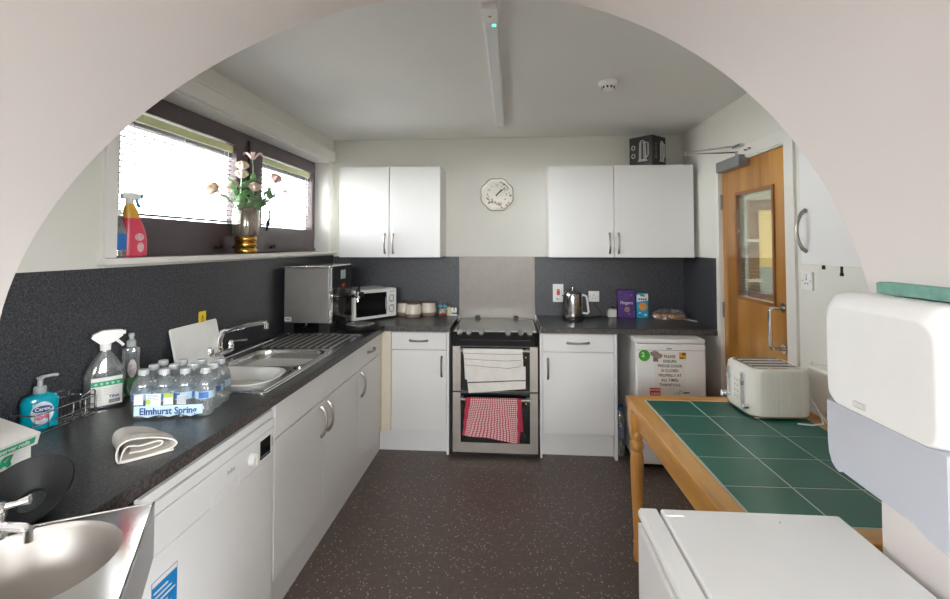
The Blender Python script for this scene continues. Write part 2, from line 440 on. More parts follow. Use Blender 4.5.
# the room on this side of the arch
b = NB(); prism(b, rect(NX0, NX1, 0, ZC), NY0-.1, NY0, [rect(-1.5, 1.2, 1.40, 2.25)], 'Y'); struct('wall_near', b, ARCHP)
b = NB(); box(b, NX0-.1, NX0, NY0, A0, 0, ZC); struct('wall_near_left', b, ARCHP)
b = NB(); prism(b, rect(NY0, A0, 0, ZC), NX1, NX1+.1, [rect(-1.9, -.4, .95, 2.15)], 'X'); struct('wall_near_right', b, ARCHP)
for nm, a0, a1, z0, z1, p0, ax in (('window_fill_back', -1.5, 1.2, 1.40, 2.25, NY0-.07, 'Y'), ('window_fill_side', -1.9, -.4, .95, 2.15, NX1+.02, 'X')):  # unseen windows, added to send fill light through the arch
    w = sroot(nm, ((a0+a1)/2, p0, z0) if ax == 'Y' else (p0, (a0+a1)/2, z0))
    mid = (a0+a1)/2
    b = NB(); prism(b, rect(a0, a1, z0, z1), p0, p0+.05, [rect(a0+.05, mid-.03, z0+.05, z1-.05), rect(mid+.03, a1-.05, z0+.05, z1-.05)], ax); obj('window_frame', b, TRIMW, w)
    b = NB(); prism(b, rect(a0+.05, a1-.05, z0+.05, z1-.05), p0+.022, p0+.028, (), ax); obj('glass_pane', b, GLASS, w)
# corridor beyond the door
b = NB(); box(b, 3.3, 3.4, A1, 5.3, 0, ZC); struct('wall_corridor', b, WALL)
b = NB(); box(b, XR, 3.4, 5.25, 5.35, 0, ZC); box(b, XR+.12, 3.4, A1-.1, A1, 0, ZC); box(b, XR, XR+.12, YB+.1, 5.25, 0, ZC); struct('wall_corridor_end', b, WALL)
t = sroot('door_2', (2.9, 5.22, 0))
b = NB(); prism(b, rect(2.47, 3.25, .0, 1.95), 5.20, 5.25, [rect(2.565, 3.10, .97, 1.84)], 'Y'); obj('door_frame', b, DOORB, t)
b = NB(); box(b, 2.565, 3.10, 5.228, 5.236, .97, 1.84)
obj('glass_pane', b, mat('glow_pane_yellow', (.80, .58, .22), .5, emit=(1., .68, .25), estr=.45), t)  # pane glows by itself in place of light from behind
b = NB(); box(b, 2.565, 3.10, 5.222, 5.2275, .97, 1.25); obj('lower_screen', b, mat('grey_screen', (.55, .58, .60), .5), t)
t = sroot('window_4', (2.3, 5.1, 0))
b = NB(); box(b, 2.300, 2.325, 5.09, 5.13, 0, 2.1); box(b, 2.32, 2.54, 5.09, 5.13, 1.505, 1.535); box(b, 2.32, 2.54, 5.09, 5.13, 1.10, 1.13); obj('window_frame', b, TRIMW, t)
# window over the sink
wx = XL-.12
w = sroot('window_1', (wx, 2.8, WZ0))
WM = 2.84
b = NB()
prism(b, rect(WY0, WY1, WZ0, WZ1), wx-.06, wx, [rect(WY0+.06, WM-.035, 1.53, 2.12), rect(WM+.035, WY1-.045, 1.53, 2.12)], 'X')
box(b, wx-.005, wx+.012, WY0, WY1, WZ0, 1.448)
obj('window_frame', b, UPVC, w)
for (y0, y1, g0, g1) in ((WY0+.055, WM-.03, WY0+.14, 2.725), (WM+.03, WY1-.04, 3.02, 3.815)):
    b = NB(); prism(b, rect(y0, y1, 1.522, 2.125), wx-.045, wx+.014, [rect(g0, g1, 1.598, 2.067)], 'X'); s = obj('sash', b, UPVC, w)
    b = NB(); prism(b, rect(g0, g1, 1.598, 2.067), wx-.043, wx-.038, (), 'X'); obj('glass_pane', b, GLASS, s)
    b = NB()
    hy = 3.085 if y0 > 2.8 else 2.775
    hz = 1.62
    box(b, wx+.014, wx+.026, hy-.012, hy+.012, hz-.05+.0, hz+.02, .003); box(b, wx+.026, wx+.036, hy-.008, hy+.008, hz-.02, hz+.085, .004)
    obj('window_handle', b, BLACKPL, s)
for yy in (2.55, 2.72, 3.16):
    b = NB(); box(b, wx+.012, wx+.03, yy-.025, yy+.03, 1.452, 1.470, .004); cyl(b, (wx+.024, yy+.012, 1.468), .007, .02, 'Z', 10); obj('window_stay', b, BLACKPL, w)
b = NB(); box(b, XL-.118, XL+.045, WY0-.075, YB-.02, 1.398, WZ0, .006); obj('window_sill', b, TRIMW, w)
b = NB()
box(b, XL-.12, XL+.001, WY0, WY0+.012, WZ0, WZ1); box(b, XL-.12, XL+.001, WY1-.012, WY1, WZ0, WZ1); box(b, XL-.12, XL+.001, WY0, WY1, WZ1-.012, WZ1)
obj('reveal_lining', b, TRIMW, w)
b = NB(); prism(b, rect(WY0-.055, WY0, WZ0, WZ1+.02), XL, XL+.012, (), 'X'); prism(b, rect(WY1, WY1+.045, WZ0, WZ1), XL, XL+.010, (), 'X'); obj('reveal_bead', b, TRIMW, w)

for (y0, y1, lab) in ((WY0+.146, 2.720, 'venetian blind with open slats in the wider left window sash'),
                      (3.025, 3.810, 'venetian blind with open slats in the narrow right window sash')):
    t = thing('venetian_blind', lab, 'blind', (wx-.018, (y0+y1)/2, 1.61), group='venetian blinds in the window')
    b = NB(); box(b, wx-.032, wx-.006, y0, y1, 2.022, 2.062, .003); obj('headrail', b, HEADR, t)
    b = NB()
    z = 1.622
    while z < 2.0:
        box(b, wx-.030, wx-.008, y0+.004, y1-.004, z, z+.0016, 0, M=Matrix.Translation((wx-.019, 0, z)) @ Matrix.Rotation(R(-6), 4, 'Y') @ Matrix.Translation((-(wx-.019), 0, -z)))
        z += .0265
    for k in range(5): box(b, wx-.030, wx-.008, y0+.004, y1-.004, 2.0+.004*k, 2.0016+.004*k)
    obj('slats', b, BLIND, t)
    for f in (.1, .5, .9):
        yy = y0+(y1-y0)*f
        b = NB(); cyl(b, (wx-.007, yy, 1.82), .0010, .40, 'Z', 6); obj('ladder_cord', b, WHITEPL, t)
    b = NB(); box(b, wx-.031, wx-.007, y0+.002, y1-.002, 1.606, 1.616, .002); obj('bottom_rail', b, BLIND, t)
    b = NB(); tube(b, [(wx-.004, y1-.05, 2.03), (wx-.004, y1-.05, 1.72)], .0025, 6); obj('tilt_wand', b, WHITEPL, t)

# door in the right wall
t = sroot('door_1', (XR+.02, DY1, 0))
b = NB(); prism(b, rect(2.548, 3.305, .006, 1.985), XR+.012, XR+.052, [rect(2.69, 3.10, 1.16, 1.785)], 'X'); obj('door_leaf', b, DOORW, t)
b = NB(); prism(b, rect(2.674, 3.116, 1.144, 1.801), XR+.004, XR+.050, [rect(2.693, 3.097, 1.163, 1.782)], 'X'); bd = obj('glazing_bead', b, DOORB, t)
b = NB(); box(b, XR+.014, XR+.020, 2.69, 3.10, 1.16, 1.785); obj('glass_pane', b, DGLASS, bd)
b = NB()
for k in range(1, 30): box(b, XR+.0165, XR+.0175, 2.69, 3.10, 1.16+k*.021-.0003, 1.16+k*.021+.0003)
for k in range(1, 20): box(b, XR+.0165, XR+.0175, 2.69+k*.0205-.0003, 2.69+k*.0205+.0003, 1.16, 1.785)
obj('wire_mesh', b, GREYM, bd)
b = NB()
hx = XR-.062
pts = [(XR+.01, 2.60, 1.150), (hx+.018, 2.60, 1.150), (hx+.005, 2.60, 1.145), (hx, 2.60, 1.132), (hx, 2.60, .958), (hx+.005, 2.60, .945), (hx+.018, 2.60, .940), (XR+.01, 2.60, .940)]
tube(b, pts, .0095, 12); hd = obj('pull_handle', b, STEELP, t)
for z in (1.15, .94):
    b = NB(); cyl(b, (XR+.007, 2.60, z), .024, .010, 'X', 20); obj('handle_rose', b, STEELP, hd)
for z in (1.76, 1.05, .25):
    b = NB(); box(b, XR-.002, XR+.02, 3.298, 3.318, z-.05, z+.05, .002); cyl(b, (XR+.001, 3.309, z), .006, .1, 'Z', 10); obj('hinge', b, GREYM, t)
b = NB(); box(b, XR-.050, XR+.012, 2.935, 3.255, 1.945, 2.012, .004); cl = obj('door_closer', b, GREYM, t)
b = NB(); cyl(b, (XR-.02, 3.02, 2.025), .010, .04, 'Z', 12); tube(b, [(XR-.02, 3.03, 2.040), (XR-.245, 3.235, 2.070)], .009, 8, flat=.5)
tube(b, [(XR-.245, 3.235, 2.082), (XR-.02, 3.02, 2.078)], .006, 8); cyl(b, (XR-.245, 3.235, 2.076), .012, .022, 'Z', 12); box(b, XR-.03, XR+.0, 2.96, 3.06, 2.066, 2.084, .003)
obj('closer_arm', b, STEELP, cl)
b = NB()
prism(b, [(2.455, 0), (2.535, 0), (2.535, 1.995), (3.308, 1.995), (3.308, 0), (3.345, 0), (3.345, 2.062), (2.455, 2.062)], XR-.014, XR, (), 'X')
prism(b, [(2.535, 0), (2.546, 0), (2.546, 1.988), (3.306, 1.988), (3.306, 0), (3.318, 0), (3.318, 1.998), (2.535, 1.998)], XR-.005, XR+.12, (), 'X')
struct('trim_2', b, DOORFR)
b = NB(); box(b, XR-.016, XR-.012, 2.86, 2.92, 2.030, 2.036); cyl(b, (XR-.02, 2.865, 2.033), .005, .016, 'X', 8); cyl(b, (XR-.02, 2.915, 2.033), .005, .016, 'X', 8)
o = obj('hook_latch', b, GREYM, None, loc=(XR-.016, 2.89, 2.033)); tag(o, 'tiny metal cabin hook on the white frame above the wooden door', 'hook')

# ------------------------------------------------------------------ worktops, splashbacks
SY0, SY1, SX0, SX1 = 1.815, 3.005, -1.425, -.958      # sink cut-out
lt = thing('worktop', 'long L-shaped charcoal speckled worktop running along the window wall', 'worktop', (-1.2, 2.4, .86))
outl = [(XL, A1), (-1.285, A1), (-1.285, .93), (-.904, .93), (-.904, 3.39), (-.438, 3.39), (-.438, YB), (XL, YB)]
b = NB(); prism(b, outl, .8605, .90, [rect(SX0, SX1, SY0, SY1)], 'Z'); obj('worktop_slab', b, WTOP, lt)
b = NB(); box(b, -.9045, -.9025, .93, 3.388, .8615, .8975); box(b, -.902, -.438, 3.3875, 3.3895, .8615, .8975); obj('front_edging', b, WEDGE, lt)
b = NB(); box(b, -.4385, -.434, 3.385, YB-.03, .858, .904, .001); obj('edge_trim', b, STEELP, lt)
rt = thing('worktop', 'short charcoal speckled worktop right of the cooker, under the kettle', 'worktop', (.8, 3.7, .86))
b = NB(); box(b, .204, XR, 3.392, YB, .8605, .90, .003, 1); obj('worktop_slab', b, WTOP, rt)
b = NB(); box(b, .206, XR, 3.3885, 3.3925, .8625, .8970); obj('front_edging', b, WEDGE, rt)
b = NB(); box(b, .199, .2045, 3.385, YB-.03, .858, .904, .001); obj('edge_trim', b, STEELP, rt)

b = NB(); box(b, XL, XL+.007, A1+.002, YB, .901, 1.388)
o = obj('splashback', b, SPL, None, loc=(XL, 2.5, .9)); tag(o, 'dark speckled splashback panel below the window on the left wall', 'splashback')
b = NB(); box(b, XL+.008, -.4345, YB-.007, YB, .901, 1.379)
o = obj('splashback', b, SPL, None, loc=(-1, YB, .9)); tag(o, 'dark speckled splashback panel behind the microwave and cream jars', 'splashback')
b = NB(); box(b, .191, XR-.008, YB-.007, YB, .901, 1.379)
o = obj('splashback', b, SPL, None, loc=(.8, YB, .9)); tag(o, 'dark speckled splashback panel behind the kettle', 'splashback')
b = NB(); box(b, XR-.008, XR, 3.395, YB, .901, 1.385)
o = obj('splashback', b, SPL, None, loc=(XR, 3.7, .9)); tag(o, 'narrow dark splashback return on the right wall beside the pastry bag', 'splashback')
b = NB(); box(b, -.4335, .190, YB-.005, YB-.0004, .8680, 1.379); 
o = obj('steel_splash_panel', b, PANEL, None, loc=(-.12, YB, .9)); tag(o, 'brushed stainless steel panel on the wall behind the cooker', 'splashback')

# ------------------------------------------------------------------ cabinets on the back wall
def fr_box(x0, x1, z0, z1): 
    b = NB(); box(b, x0, x1, YF, YF+.018, z0, z1, .0025, 2); return b
t = thing('base_cabinet', 'narrow white base cabinet with one drawer, left of the cooker', 'cabinet', (-.66, YF+.02, 0))
b = NB(); box(b, -.858, -.462, YF+.020, YB-.02, .155, .858); obj('cabinet_body', b, CABBODY, t)
b = fr_box(-.857, -.463, .735, .852); d = obj('drawer', b, CAB, t); obj('drawer_handle', bow((-.725, YF, .795), (-.598, YF, .795), (0, -1, 0)), NICKEL, d)
b = fr_box(-.857, -.463, .168, .728); d = obj('cabinet_door', b, CAB, t); obj('door_handle', bow((-.495, YF, .685), (-.495, YF, .545), (0, -1, 0)), NICKEL, d)
b = NB(); box(b, -.953, -.462, YF+.055, YF+.072, .0, .155); obj('plinth', b, PLINTH, t)
b = NB(); box(b, -.4605, -.4425, YF, YB-.02, 0, .858); obj('end_panel', b, CAB, t)
b = NB(); box(b, -.945, -.861, YF+.004, YF+.022, .155, .858); obj('corner_post', b, CREAM, t)
t = thing('base_cabinet', 'wide white base cabinet with one drawer, right of the cooker', 'cabinet', (.46, YF+.02, 0))
b = NB(); box(b, .212, .704, YF+.020, YB-.02, .155, .858); obj('cabinet_body', b, CABBODY, t)
b = fr_box(.216, .703, .735, .852); d = obj('drawer', b, CAB, t); obj('drawer_handle', bow((.385, YF, .795), (.535, YF, .795), (0, -1, 0)), NICKEL, d)
b = fr_box(.216, .703, .168, .728); d = obj('cabinet_door', b, CAB, t); obj('door_handle', bow((.252, YF, .685), (.252, YF, .545), (0, -1, 0)), NICKEL, d)
b = NB(); box(b, .212, .704, YF+.060, YF+.077, .0, .155); obj('plinth', b, PLINTH, t)
b = NB(); box(b, .7055, .7235, YF-.004, YB-.02, 0, .858); obj('end_panel', b, CAB, t)
b = NB(); box(b, .1955, .2105, YF-.002, YB-.02, 0, .858); obj('end_panel', b, CAB, t)

def wall_cab(lab, x0, xm, x1, z0, z1):
    t = thing('wall_cabinet', lab, 'cabinet', ((x0+x1)/2, YB-.15, z0))
    b = NB(); box(b, x0, x1, YB-.30, YB, z0, z1); obj('cabinet_body', b, CABBODY, t)
    for (a, c, hx) in ((x0+.001, xm-.0025, xm-.033), (xm+.0025, x1-.001, xm+.033)):
        b = NB(); box(b, a, c, YB-.32, YB-.3015, z0-.002, z1-.001, .0025); d = obj('cabinet_door', b, CAB, t)
        obj('door_handle', bow((hx, YB-.32, z0+.03), (hx, YB-.32, z0+.18), (0, -1, 0), .026), NICKEL, d)
wall_cab('white two-door wall cabinet beside the window, left of the clock', -1.347, -.950, -.548, 1.382, 2.088)
wall_cab('white two-door wall cabinet on the right with a black box on top', .284, .770, 1.355, 1.384, 2.078)
# right wall cupboard
t = thing('wall_cabinet', 'white wall cupboard with steel handle on the right wall near the arch', 'cabinet', (XR-.15, 1.55, 1.40))
b = NB(); box(b, 1.110, XR, 1.20, 1.905, 1.405, 2.09); obj('cabinet_body', b, CABBODY, t)
b = NB(); box(b, 1.090, 1.1085, 1.22, 1.905, 1.403, 2.09, .0025); d = obj('cabinet_door', b, CAB, t)
obj('door_handle', bow((1.09, 1.868, 1.450), (1.09, 1.868, 1.605), (-1, 0, 0), .034, .006), NICKEL, d)
for y, l in ((1.823, .016), (1.728, .034)):
    b = NB(); box(b, 1.118, 1.122, y-.005, y+.005, 1.4052-l, 1.4052, .001); box(b, 1.1165, 1.1235, y-.0065, y+.0065, 1.405-l-.003, 1.405-l+.009, .002)
    obj('hanging_strap', b, BLACKPL, t, label='black strap end')

# ------------------------------------------------------------------ left run: units and dishwasher
def lf(y0, y1, z0, z1):
    b = NB(); box(b, XF-.018, XF, y0, y1, z0, z1, .0025); return b
t = thing('sink_cabinet', 'white double-door sink cabinet under the stainless steel sink', 'cabinet', (-1.2, 2.36, 0))
b = NB(); prism(b, rect(1.842, 2.884, .155, .858), -1.505, XF-.020, [rect(1.86, 2.866, .172, .859-.002)], 'X'); obj('cabinet_body', b, CABBODY, t)
for (y0, y1, hy) in ((1.844, 2.337, 2.300), (2.341, 2.883, 2.385)):
    obj('false_drawer_front', lf(y0, y1, .716, .852), CAB, t)
    d = obj('cabinet_door', lf(y0, y1, .168, .711), CAB, t); obj('door_handle', bow((XF, hy, .690), (XF, hy, .545), (1, 0, 0)), NICKEL, d)
t = thing('base_cabinet', 'narrow white base cabinet with one drawer, in the corner next to the sink', 'cabinet', (-1.2, 3.1, 0))
b = NB(); box(b, -1.505, XF-.020, 2.886, 3.40, .155, .858); obj('cabinet_body', b, CABBODY, t)
d = obj('drawer', lf(2.887, 3.330, .716, .852), CAB, t); obj('drawer_handle', bow((XF, 3.05, .786), (XF, 3.18, .786), (1, 0, 0)), NICKEL, d)
d = obj('cabinet_door', lf(2.887, 3.330, .168, .711), CAB, t); obj('door_handle', bow((XF, 2.925, .690), (XF, 2.925, .545), (1, 0, 0)), NICKEL, d)
b = NB(); box(b, XF-.018, XF-.004, 3.333, 3.412, .155, .858); obj('corner_post', b, CREAM, t)
b = NB(); box(b, -.972, -.954, 1.842, 3.462, 0, .155)
o = obj('plinth', b, PLINTH, None, loc=(-.963, 2.6, 0)); tag(o, 'long white plinth board under the sink cabinets', 'plinth')

t = thing('dishwasher', 'white freestanding dishwasher under the left worktop near the wash basin', 'dishwasher', (-1.2, 1.53, 0))
b = NB(); box(b, -1.49, XF-.022, 1.165, 1.832, .03, .845, .004); obj('body', b, WHITEGL, t)
b = NB(); box(b, -1.46, XF-.006, 1.165, 1.832, .806, .834, .004); obj('top_panel', b, WHITEGL, t)
b = NB(); box(b, XF-.020, XF, 1.165, 1.832, .117, .664, .004); d = obj('door', b, WHITEGL, t)
b = NB(); box(b, XF-.020, XF+.001, 1.165, 1.832, .6655, .7685, .004); p = obj('control_panel', b, WHITEGL, t)
b = NB(); box(b, XF-.016, XF+.001, 1.165, 1.832, .7705, .804, .004); obj('upper_strip', b, WHITEGL, t)
b = NB(); prism(b, [(1.44, .664), (1.595, .664), (1.595, .704), (1.585, .707), (1.45, .707), (1.44, .704)], XF, XF+.0022, [[(1.447, .668), (1.588, .668), (1.588, .700), (1.447, .700)]], 'X'); obj('grip_recess', b, WHITEPL, p)
b = NB(); cyl(b, (XF+.010, 1.672, .712), .024, .020, 'X', 28, .021); box(b, XF+.018, XF+.024, 1.669, 1.675, .694, .730, .001); obj('programme_knob', b, WHITEPL, p)
b = NB(); box(b, XF+.001, XF+.0025, 1.728, 1.802, .682, .750, .001); ds = obj('display', b, BLACKGL, p)
b = NB(); 
for k in range(6): box(b, XF+.0025, XF+.003, 1.735+.011*k, 1.741+.011*k, .690, .692)
obj('indicator_row', b, PALEB, ds)
b = NB(); box(b, XF, XF+.0015, 1.814, 1.820, .700, .735); obj('vent_slot', b, GREYINK, p)
text('beko', .022, frame((XF+.0013, 1.545, .732), (0, 1, 0), (0, 0, 1)), GREYINK, p)
b = NB(); box(b, XF, XF+.0006, 1.198, 1.294, .490, .602); st = obj('sticker', b, mat('sticker_blue', (.01, .22, .56), .4, var=.05), d, label='blue and white information sticker')
b = NB(); box(b, XF+.0006, XF+.001, 1.200, 1.292, .588, .6005)
for k in range(6): box(b, XF+.0006, XF+.001, 1.206, 1.286-.014*(k % 3), .498+.014*k, .5022+.014*k)
obj('sticker_print', b, PAPER, st)
b = NB(); box(b, -1.45, XF-.05, 1.17, 1.83, 0, .115); obj('kick_panel', b, WHITEGL, t)

# ------------------------------------------------------------------ cooker
t = thing('cooker', 'freestanding black and steel double oven cooker with two towels on it', 'cooker', (-.117, 3.7, 0))
cx0, cx1 = -.417, .183
b = NB(); box(b, cx0, cx1, YF+.012, YB-.03, .035, .866); obj('body', b, BLACKPL, t)
b = NB(); box(b, cx0+.012, cx1-.012, YF-.004, 3.93, .866, .8745, .003); obj('hob_lid', b, HOBLID, t)
b = NB(); box(b, cx0+.002, cx1-.002, YF-.008, YB-.008, .860, .8675, .002); box(b, cx0-.012, cx1+.004, YB-.02, YB, .860, .8678); obj('hob_surround', b, GREYM, t)
for x in (-.275, .035):
    b = NB(); box(b, x-.018, x+.018, 3.915, 3.95, .8675, .900, .003); obj('lid_hinge', b, BLACKPL, t)
b = NB(); box(b, cx0, cx1, YF-.014, YF+.012, .765, .8655, .004); fa = obj('control_fascia', b, BLACKGL, t)
b = NB(); box(b, cx0+.05, cx1-.05, YF-.017, YF-.0135, .806, .810); obj('fascia_line', b, SLOT, fa)
M0 = None
for i, x in enumerate((-.363, -.299, -.211, -.025, .062, .124)):
    b = NB(); kM = Matrix.Translation((x, YF-.015, .858)) @ Matrix.Rotation(R(62), 4, 'X')
    lathe(b, [(0, 0), (.022, 0), (.0235, .004), (.021, .016), (.016, .021), (0, .022)], seg=20, M=kM); box(b, -.0035, .0035, -.018, .018, .02, .027, .001, M=kM)
    obj('hob_knob', b, CHROME, fa)
def oven(z0, z1, gl0, gl1, hz, nm):
    b = NB(); prism(b, rect(cx0+.002, cx1-.002, z0, z1), YF-.012, YF+.010, [rect(-.359, .126, gl0, gl1)], 'Y'); d = obj('oven_door', b, STEELV, t)
    b = NB(); box(b, -.359, .126, YF-.008, YF+.008, gl0, gl1); g = obj('door_glass', b, BLACKGL, d)
    b = NB(); cyl(b, (-.1165, YF-.047, hz), .0105, .484, 'X', 16)
    for x in (-.345, .112): box(b, x-.011, x+.011, YF-.05, YF-.006, hz-.008, hz+.008, .003)
    obj('oven_handle', b, STEEL, d)
    b = NB(); box(b, .094, .103, YF-.0095, YF-.0081, gl1-.075, gl1-.066); obj('gauge_mark', b, YELLOW, g)
oven(.452, .762, .4535, .7605, .742, 'top')
oven(.028, .443, .095, .4415, .405, 'main')
b = NB(); box(b, cx0+.02, cx1-.02, YF+.03, YB-.06, 0, .036); obj('kick_plate', b, BLACKPL, t)

# towels over the oven handles
def cloth_drape(name, x0, x1, ztop, front, back, hz, m, lab, seed):
    """front: list of z of the hem along x; back hem z; a fold of cloth over the bar"""
    rnd = random.Random(seed); ph = [rnd.uniform(0, 6) for _ in range(4)]
    yb = YF-.047
    def hem(u):
        k = u*(len(front)-1); i = min(int(k), len(front)-2); f = k-i
        return front[i][1]*(1-f)+front[i+1][1]*f
    def xx(u, drop):
        k = u*(len(front)-1); i = min(int(k), len(front)-2); f = k-i
        xb = front[i][0]*(1-f)+front[i+1][0]*f
        xt = x0+(x1-x0)*u
        return xt*(1-drop)+xb*drop
    def f(u, v):
        # v 0..1: front hem -> bar -> back hem
        if v <= .72:
            d = 1-v/.72; z = ztop-(ztop-hem(u))*d
            y = yb-.0165-.006*d+.004*d*math.sin(9*u+ph[0])+.003*math.sin(23*u+ph[1])*d
            return Vector((xx(u, d)+.002*math.sin(20*d+ph[2]), y, z-.0125))
        if v <= .80:
            a = (v-.72)/.08*PI
            return Vector((xx(u, 0), yb-.0165*math.cos(a), ztop-.0125+.0125*math.sin(a)))
        d = (v-.8)/.2
        return Vector((xx(u, 0)+.012*d, yb+.0165+.004*math.sin(11*u+ph[3])*d, ztop-.0125-(ztop-back)*d))
    b = NB(); sheet(b, f, 40, 50, .0025)
    o = obj(name, b, m, None, loc=((x0+x1)/2, yb, ztop), ang=70); tag(o, lab, 'towel')
    return o
TW = stripes_mat('tea_towel_cotton', (.80, .77, .73), (.06, .06, .07), (.20, .42, .62), .006)
o = cloth_drape('tea_towel', -.337, .075, .7565, [(-.318, .620), (-.15, .606), (.0, .594), (.058, .615)], .55, .728, TW, 'white tea towel with thin dark stripes hanging on the upper oven handle', 3)
# its longer under-layer, part of the same towel
yb = YF-.047
def f2(u, v):
    hem = .452+.012*math.sin(u*2.6)+.030*u*u
    z = .64-(.64-hem)*v
    return Vector((-.32+.415*u+.022*v*(1-u)-.0*v, yb-.0135-.002*v+.003*math.sin(8*u+1)*v, z))
b = NB(); sheet(b, f2, 30, 20, .002)
TW2 = stripes_mat('tea_towel_cotton_lower', (.80, .77, .73), (.06, .06, .07), (.62,), .022)
obj('towel_under_layer', b, TW2, o, ang=70)
RC = check_mat('red_check_cotton', (.56, .13, .17), (.78, .70, .68), (.50, .035, .075), 25, 30)
o = cloth_drape('check_towel', -.318, .066, .4195, [(-.338, .18), (-.30, .172), (-.14, .160), (0, .135), (.052, .135)], .20, .405, RC, 'red and white checked tea towel hanging on the lower oven handle', 5)

# ------------------------------------------------------------------ wall clock, box, ceiling fittings
t = thing('wall_clock', 'cream scalloped wall clock with painted flowers above the cooker', 'clock', (-.119, YB, 1.893))
MC = frame((-.119, YB-.004, 1.893), (1, 0, 0), (0, 0, 1))
def scal(r, n=128): return [(r*(1+.075*abs(math.sin(4*a))-.04)*math.cos(a), r*(1+.075*abs(math.sin(4*a))-.04)*math.sin(a)) for a in [2*PI*k/n for k in range(n)]]
b = NB(); loft(b, [[(x, y, 0) for x, y in scal(.118)], [(x, y, .014) for x, y in scal(.134)], [(x, y, .017) for x, y in scal(.134)], [(x, y, .012) for x, y in scal(.104)]], True, True, MC); obj('clock_plate', b, mat('clock_ceramic', (.70, .66, .57), .25, var=.03), t)
b = NB(); tube(b, [(x, y, .0165) for x, y in scal(.1345)], .0026, 6, True, MC); obj('clock_rim', b, mat('rim_brown', (.16, .12, .09), .4), t)
for k in range(12):
    a = PI/2-2*PI*(k+1)/12
    text(str(k+1), .025, MC @ Matrix.Translation((.078*math.cos(a), .078*math.sin(a), .0125)), INK, t, 'numeral')
b = NB()
for (a, l, w) in ((math.atan2(.055, .050), .058, .0045), (math.atan2(.075, .086), .090, .003)):
    box(b, -.014, l, -w, w, .0135, .0145, 0, M=MC @ Matrix.Rotation(a, 4, 'Z'))
cyl(b, (0, 0, .014), .006, .004, 'Z', 12, M=MC); obj('clock_hands', b, INK, t)
rnd = random.Random(2)
bp, bl = NB(), NB()
for k in range(34):
    a = rnd.uniform(PI*1.05, PI*1.62) if k < 22 else rnd.uniform(-1.4, 1.2); rr = rnd.uniform(.05, .095) if k < 22 else rnd.uniform(.098, .118)
    x, y = rr*math.cos(a), rr*math.sin(a)
    cyl(bp if k % 2 else bl, (x, y, .0142 if rr < .1 else .0165), rnd.uniform(.004, .0085), .0012, 'Z', 7, M=MC)
for k in range(10): cyl(bl, (.108*math.cos(.5+.09*k), .108*math.sin(.5+.09*k), .016), .003+.003*(k % 2), .0012, 'Z', 6, M=MC)
obj('painted_flowers', bp, mat('paint_rose', (.50, .13, .12), .5, var=.2, vscale=90), t); obj('painted_leaves', bl, mat('paint_sage', (.12, .15, .11), .5, var=.3, vscale=90), t)

t = thing('appliance_carton', 'black printed toaster and kettle carton standing on the right wall cabinet', 'box', (1.0, 3.86, 2.079), R(0))
q = [(.985, 3.690), (1.124, 3.800), (1.02, 3.932), (.881, 3.822)]
q = [(1.063, 3.700), (1.203, 3.835), (1.068, 3.975), (.928, 3.840)]
b = NB(); prism(b, q, 2.0795, 2.312, (), 'Z'); obj('carton', b, CARD, t)
FA = frame(((q[0][0]+q[3][0])/2-.0011, (q[0][1]+q[3][1])/2-.0011, 2.196), (q[0][0]-q[3][0], q[0][1]-q[3][1], 0), (0, 0, 1))
FB = frame(((q[0][0]+q[1][0])/2+.0011, (q[0][1]+q[1][1])/2-.0011, 2.196), (q[1][0]-q[0][0], q[1][1]-q[0][1], 0), (0, 0, 1))
for (M, dx) in ((FA, .018), (FB, .040)):
    s = 1. if M is FA else .8
    b = NB()
    for ln in ([(-.030, -.060), (-.024, .060), (.020, .060), (.026, -.060), (-.030, -.060)], [(.022, .060), (.046, .055), (.046, -.03), (.024, -.05)], [(-.018, -.060), (-.014, .060)], [(.012, -.060), (.010, .060)], [(-.024, .06), (-.01, .075), (.006, .075), (.02, .06)], [(-.04, -.068), (-.029, -.060), (.026, -.060), (.04, -.068), (-.04, -.068)]):
        tube(b, [(dx+s*x, y*1.1, .0005) for x, y in ln], .0032, 6, M=M)
    obj('printed_kettle', b, mat('print_silver', (.70, .70, .68), .5), t)
for z in (.035, -.030):
    b = NB(); tube(b, [(-.062+.014*math.cos(k*PI/8), z+.016*math.sin(k*PI/8), .0005) for k in range(16)], .003, 6, True, M=FA); obj('printed_dial', b, MATS['print_silver'], t)
b = NB(); rnd = random.Random(4)
for k in range(7):
    z = .055-.018*k; w = rnd.uniform(.008, .02)
    box(b, -.045-w, -.045+w, z-.003, z+.004, 0, .0008, M=FB)
obj('printed_lines', b, GREYINK, t)

t = thing('smoke_detector', 'white round smoke detector on the ceiling right of the light', 'smoke detector', (.533, 2.665, ZC))
b = NB(); lathe(b, [(0, 0), (.052, 0), (.052, -.012), (.047, -.024), (.036, -.028), (0, -.028)], (.533, 2.665, ZC), 28); obj('detector_base', b, WHITEPL, t)
b = NB(); lathe(b, [(.034, -.028), (.033, -.040), (.026, -.046), (0, -.048)], (.533, 2.665, ZC), 24); obj('detector_head', b, WHITEPL, t)
b = NB()
for k in range(10):
    a = 2*PI*k/10; box(b, -.004, .004, -.0015, .0015, -.006, .006, M=Matrix.Translation((.533+.0345*math.cos(a), 2.665+.0345*math.sin(a), ZC-.034)) @ Matrix.Rotation(a+PI/2, 4, 'Z'))
obj('detector_vents', b, SLOT, t)

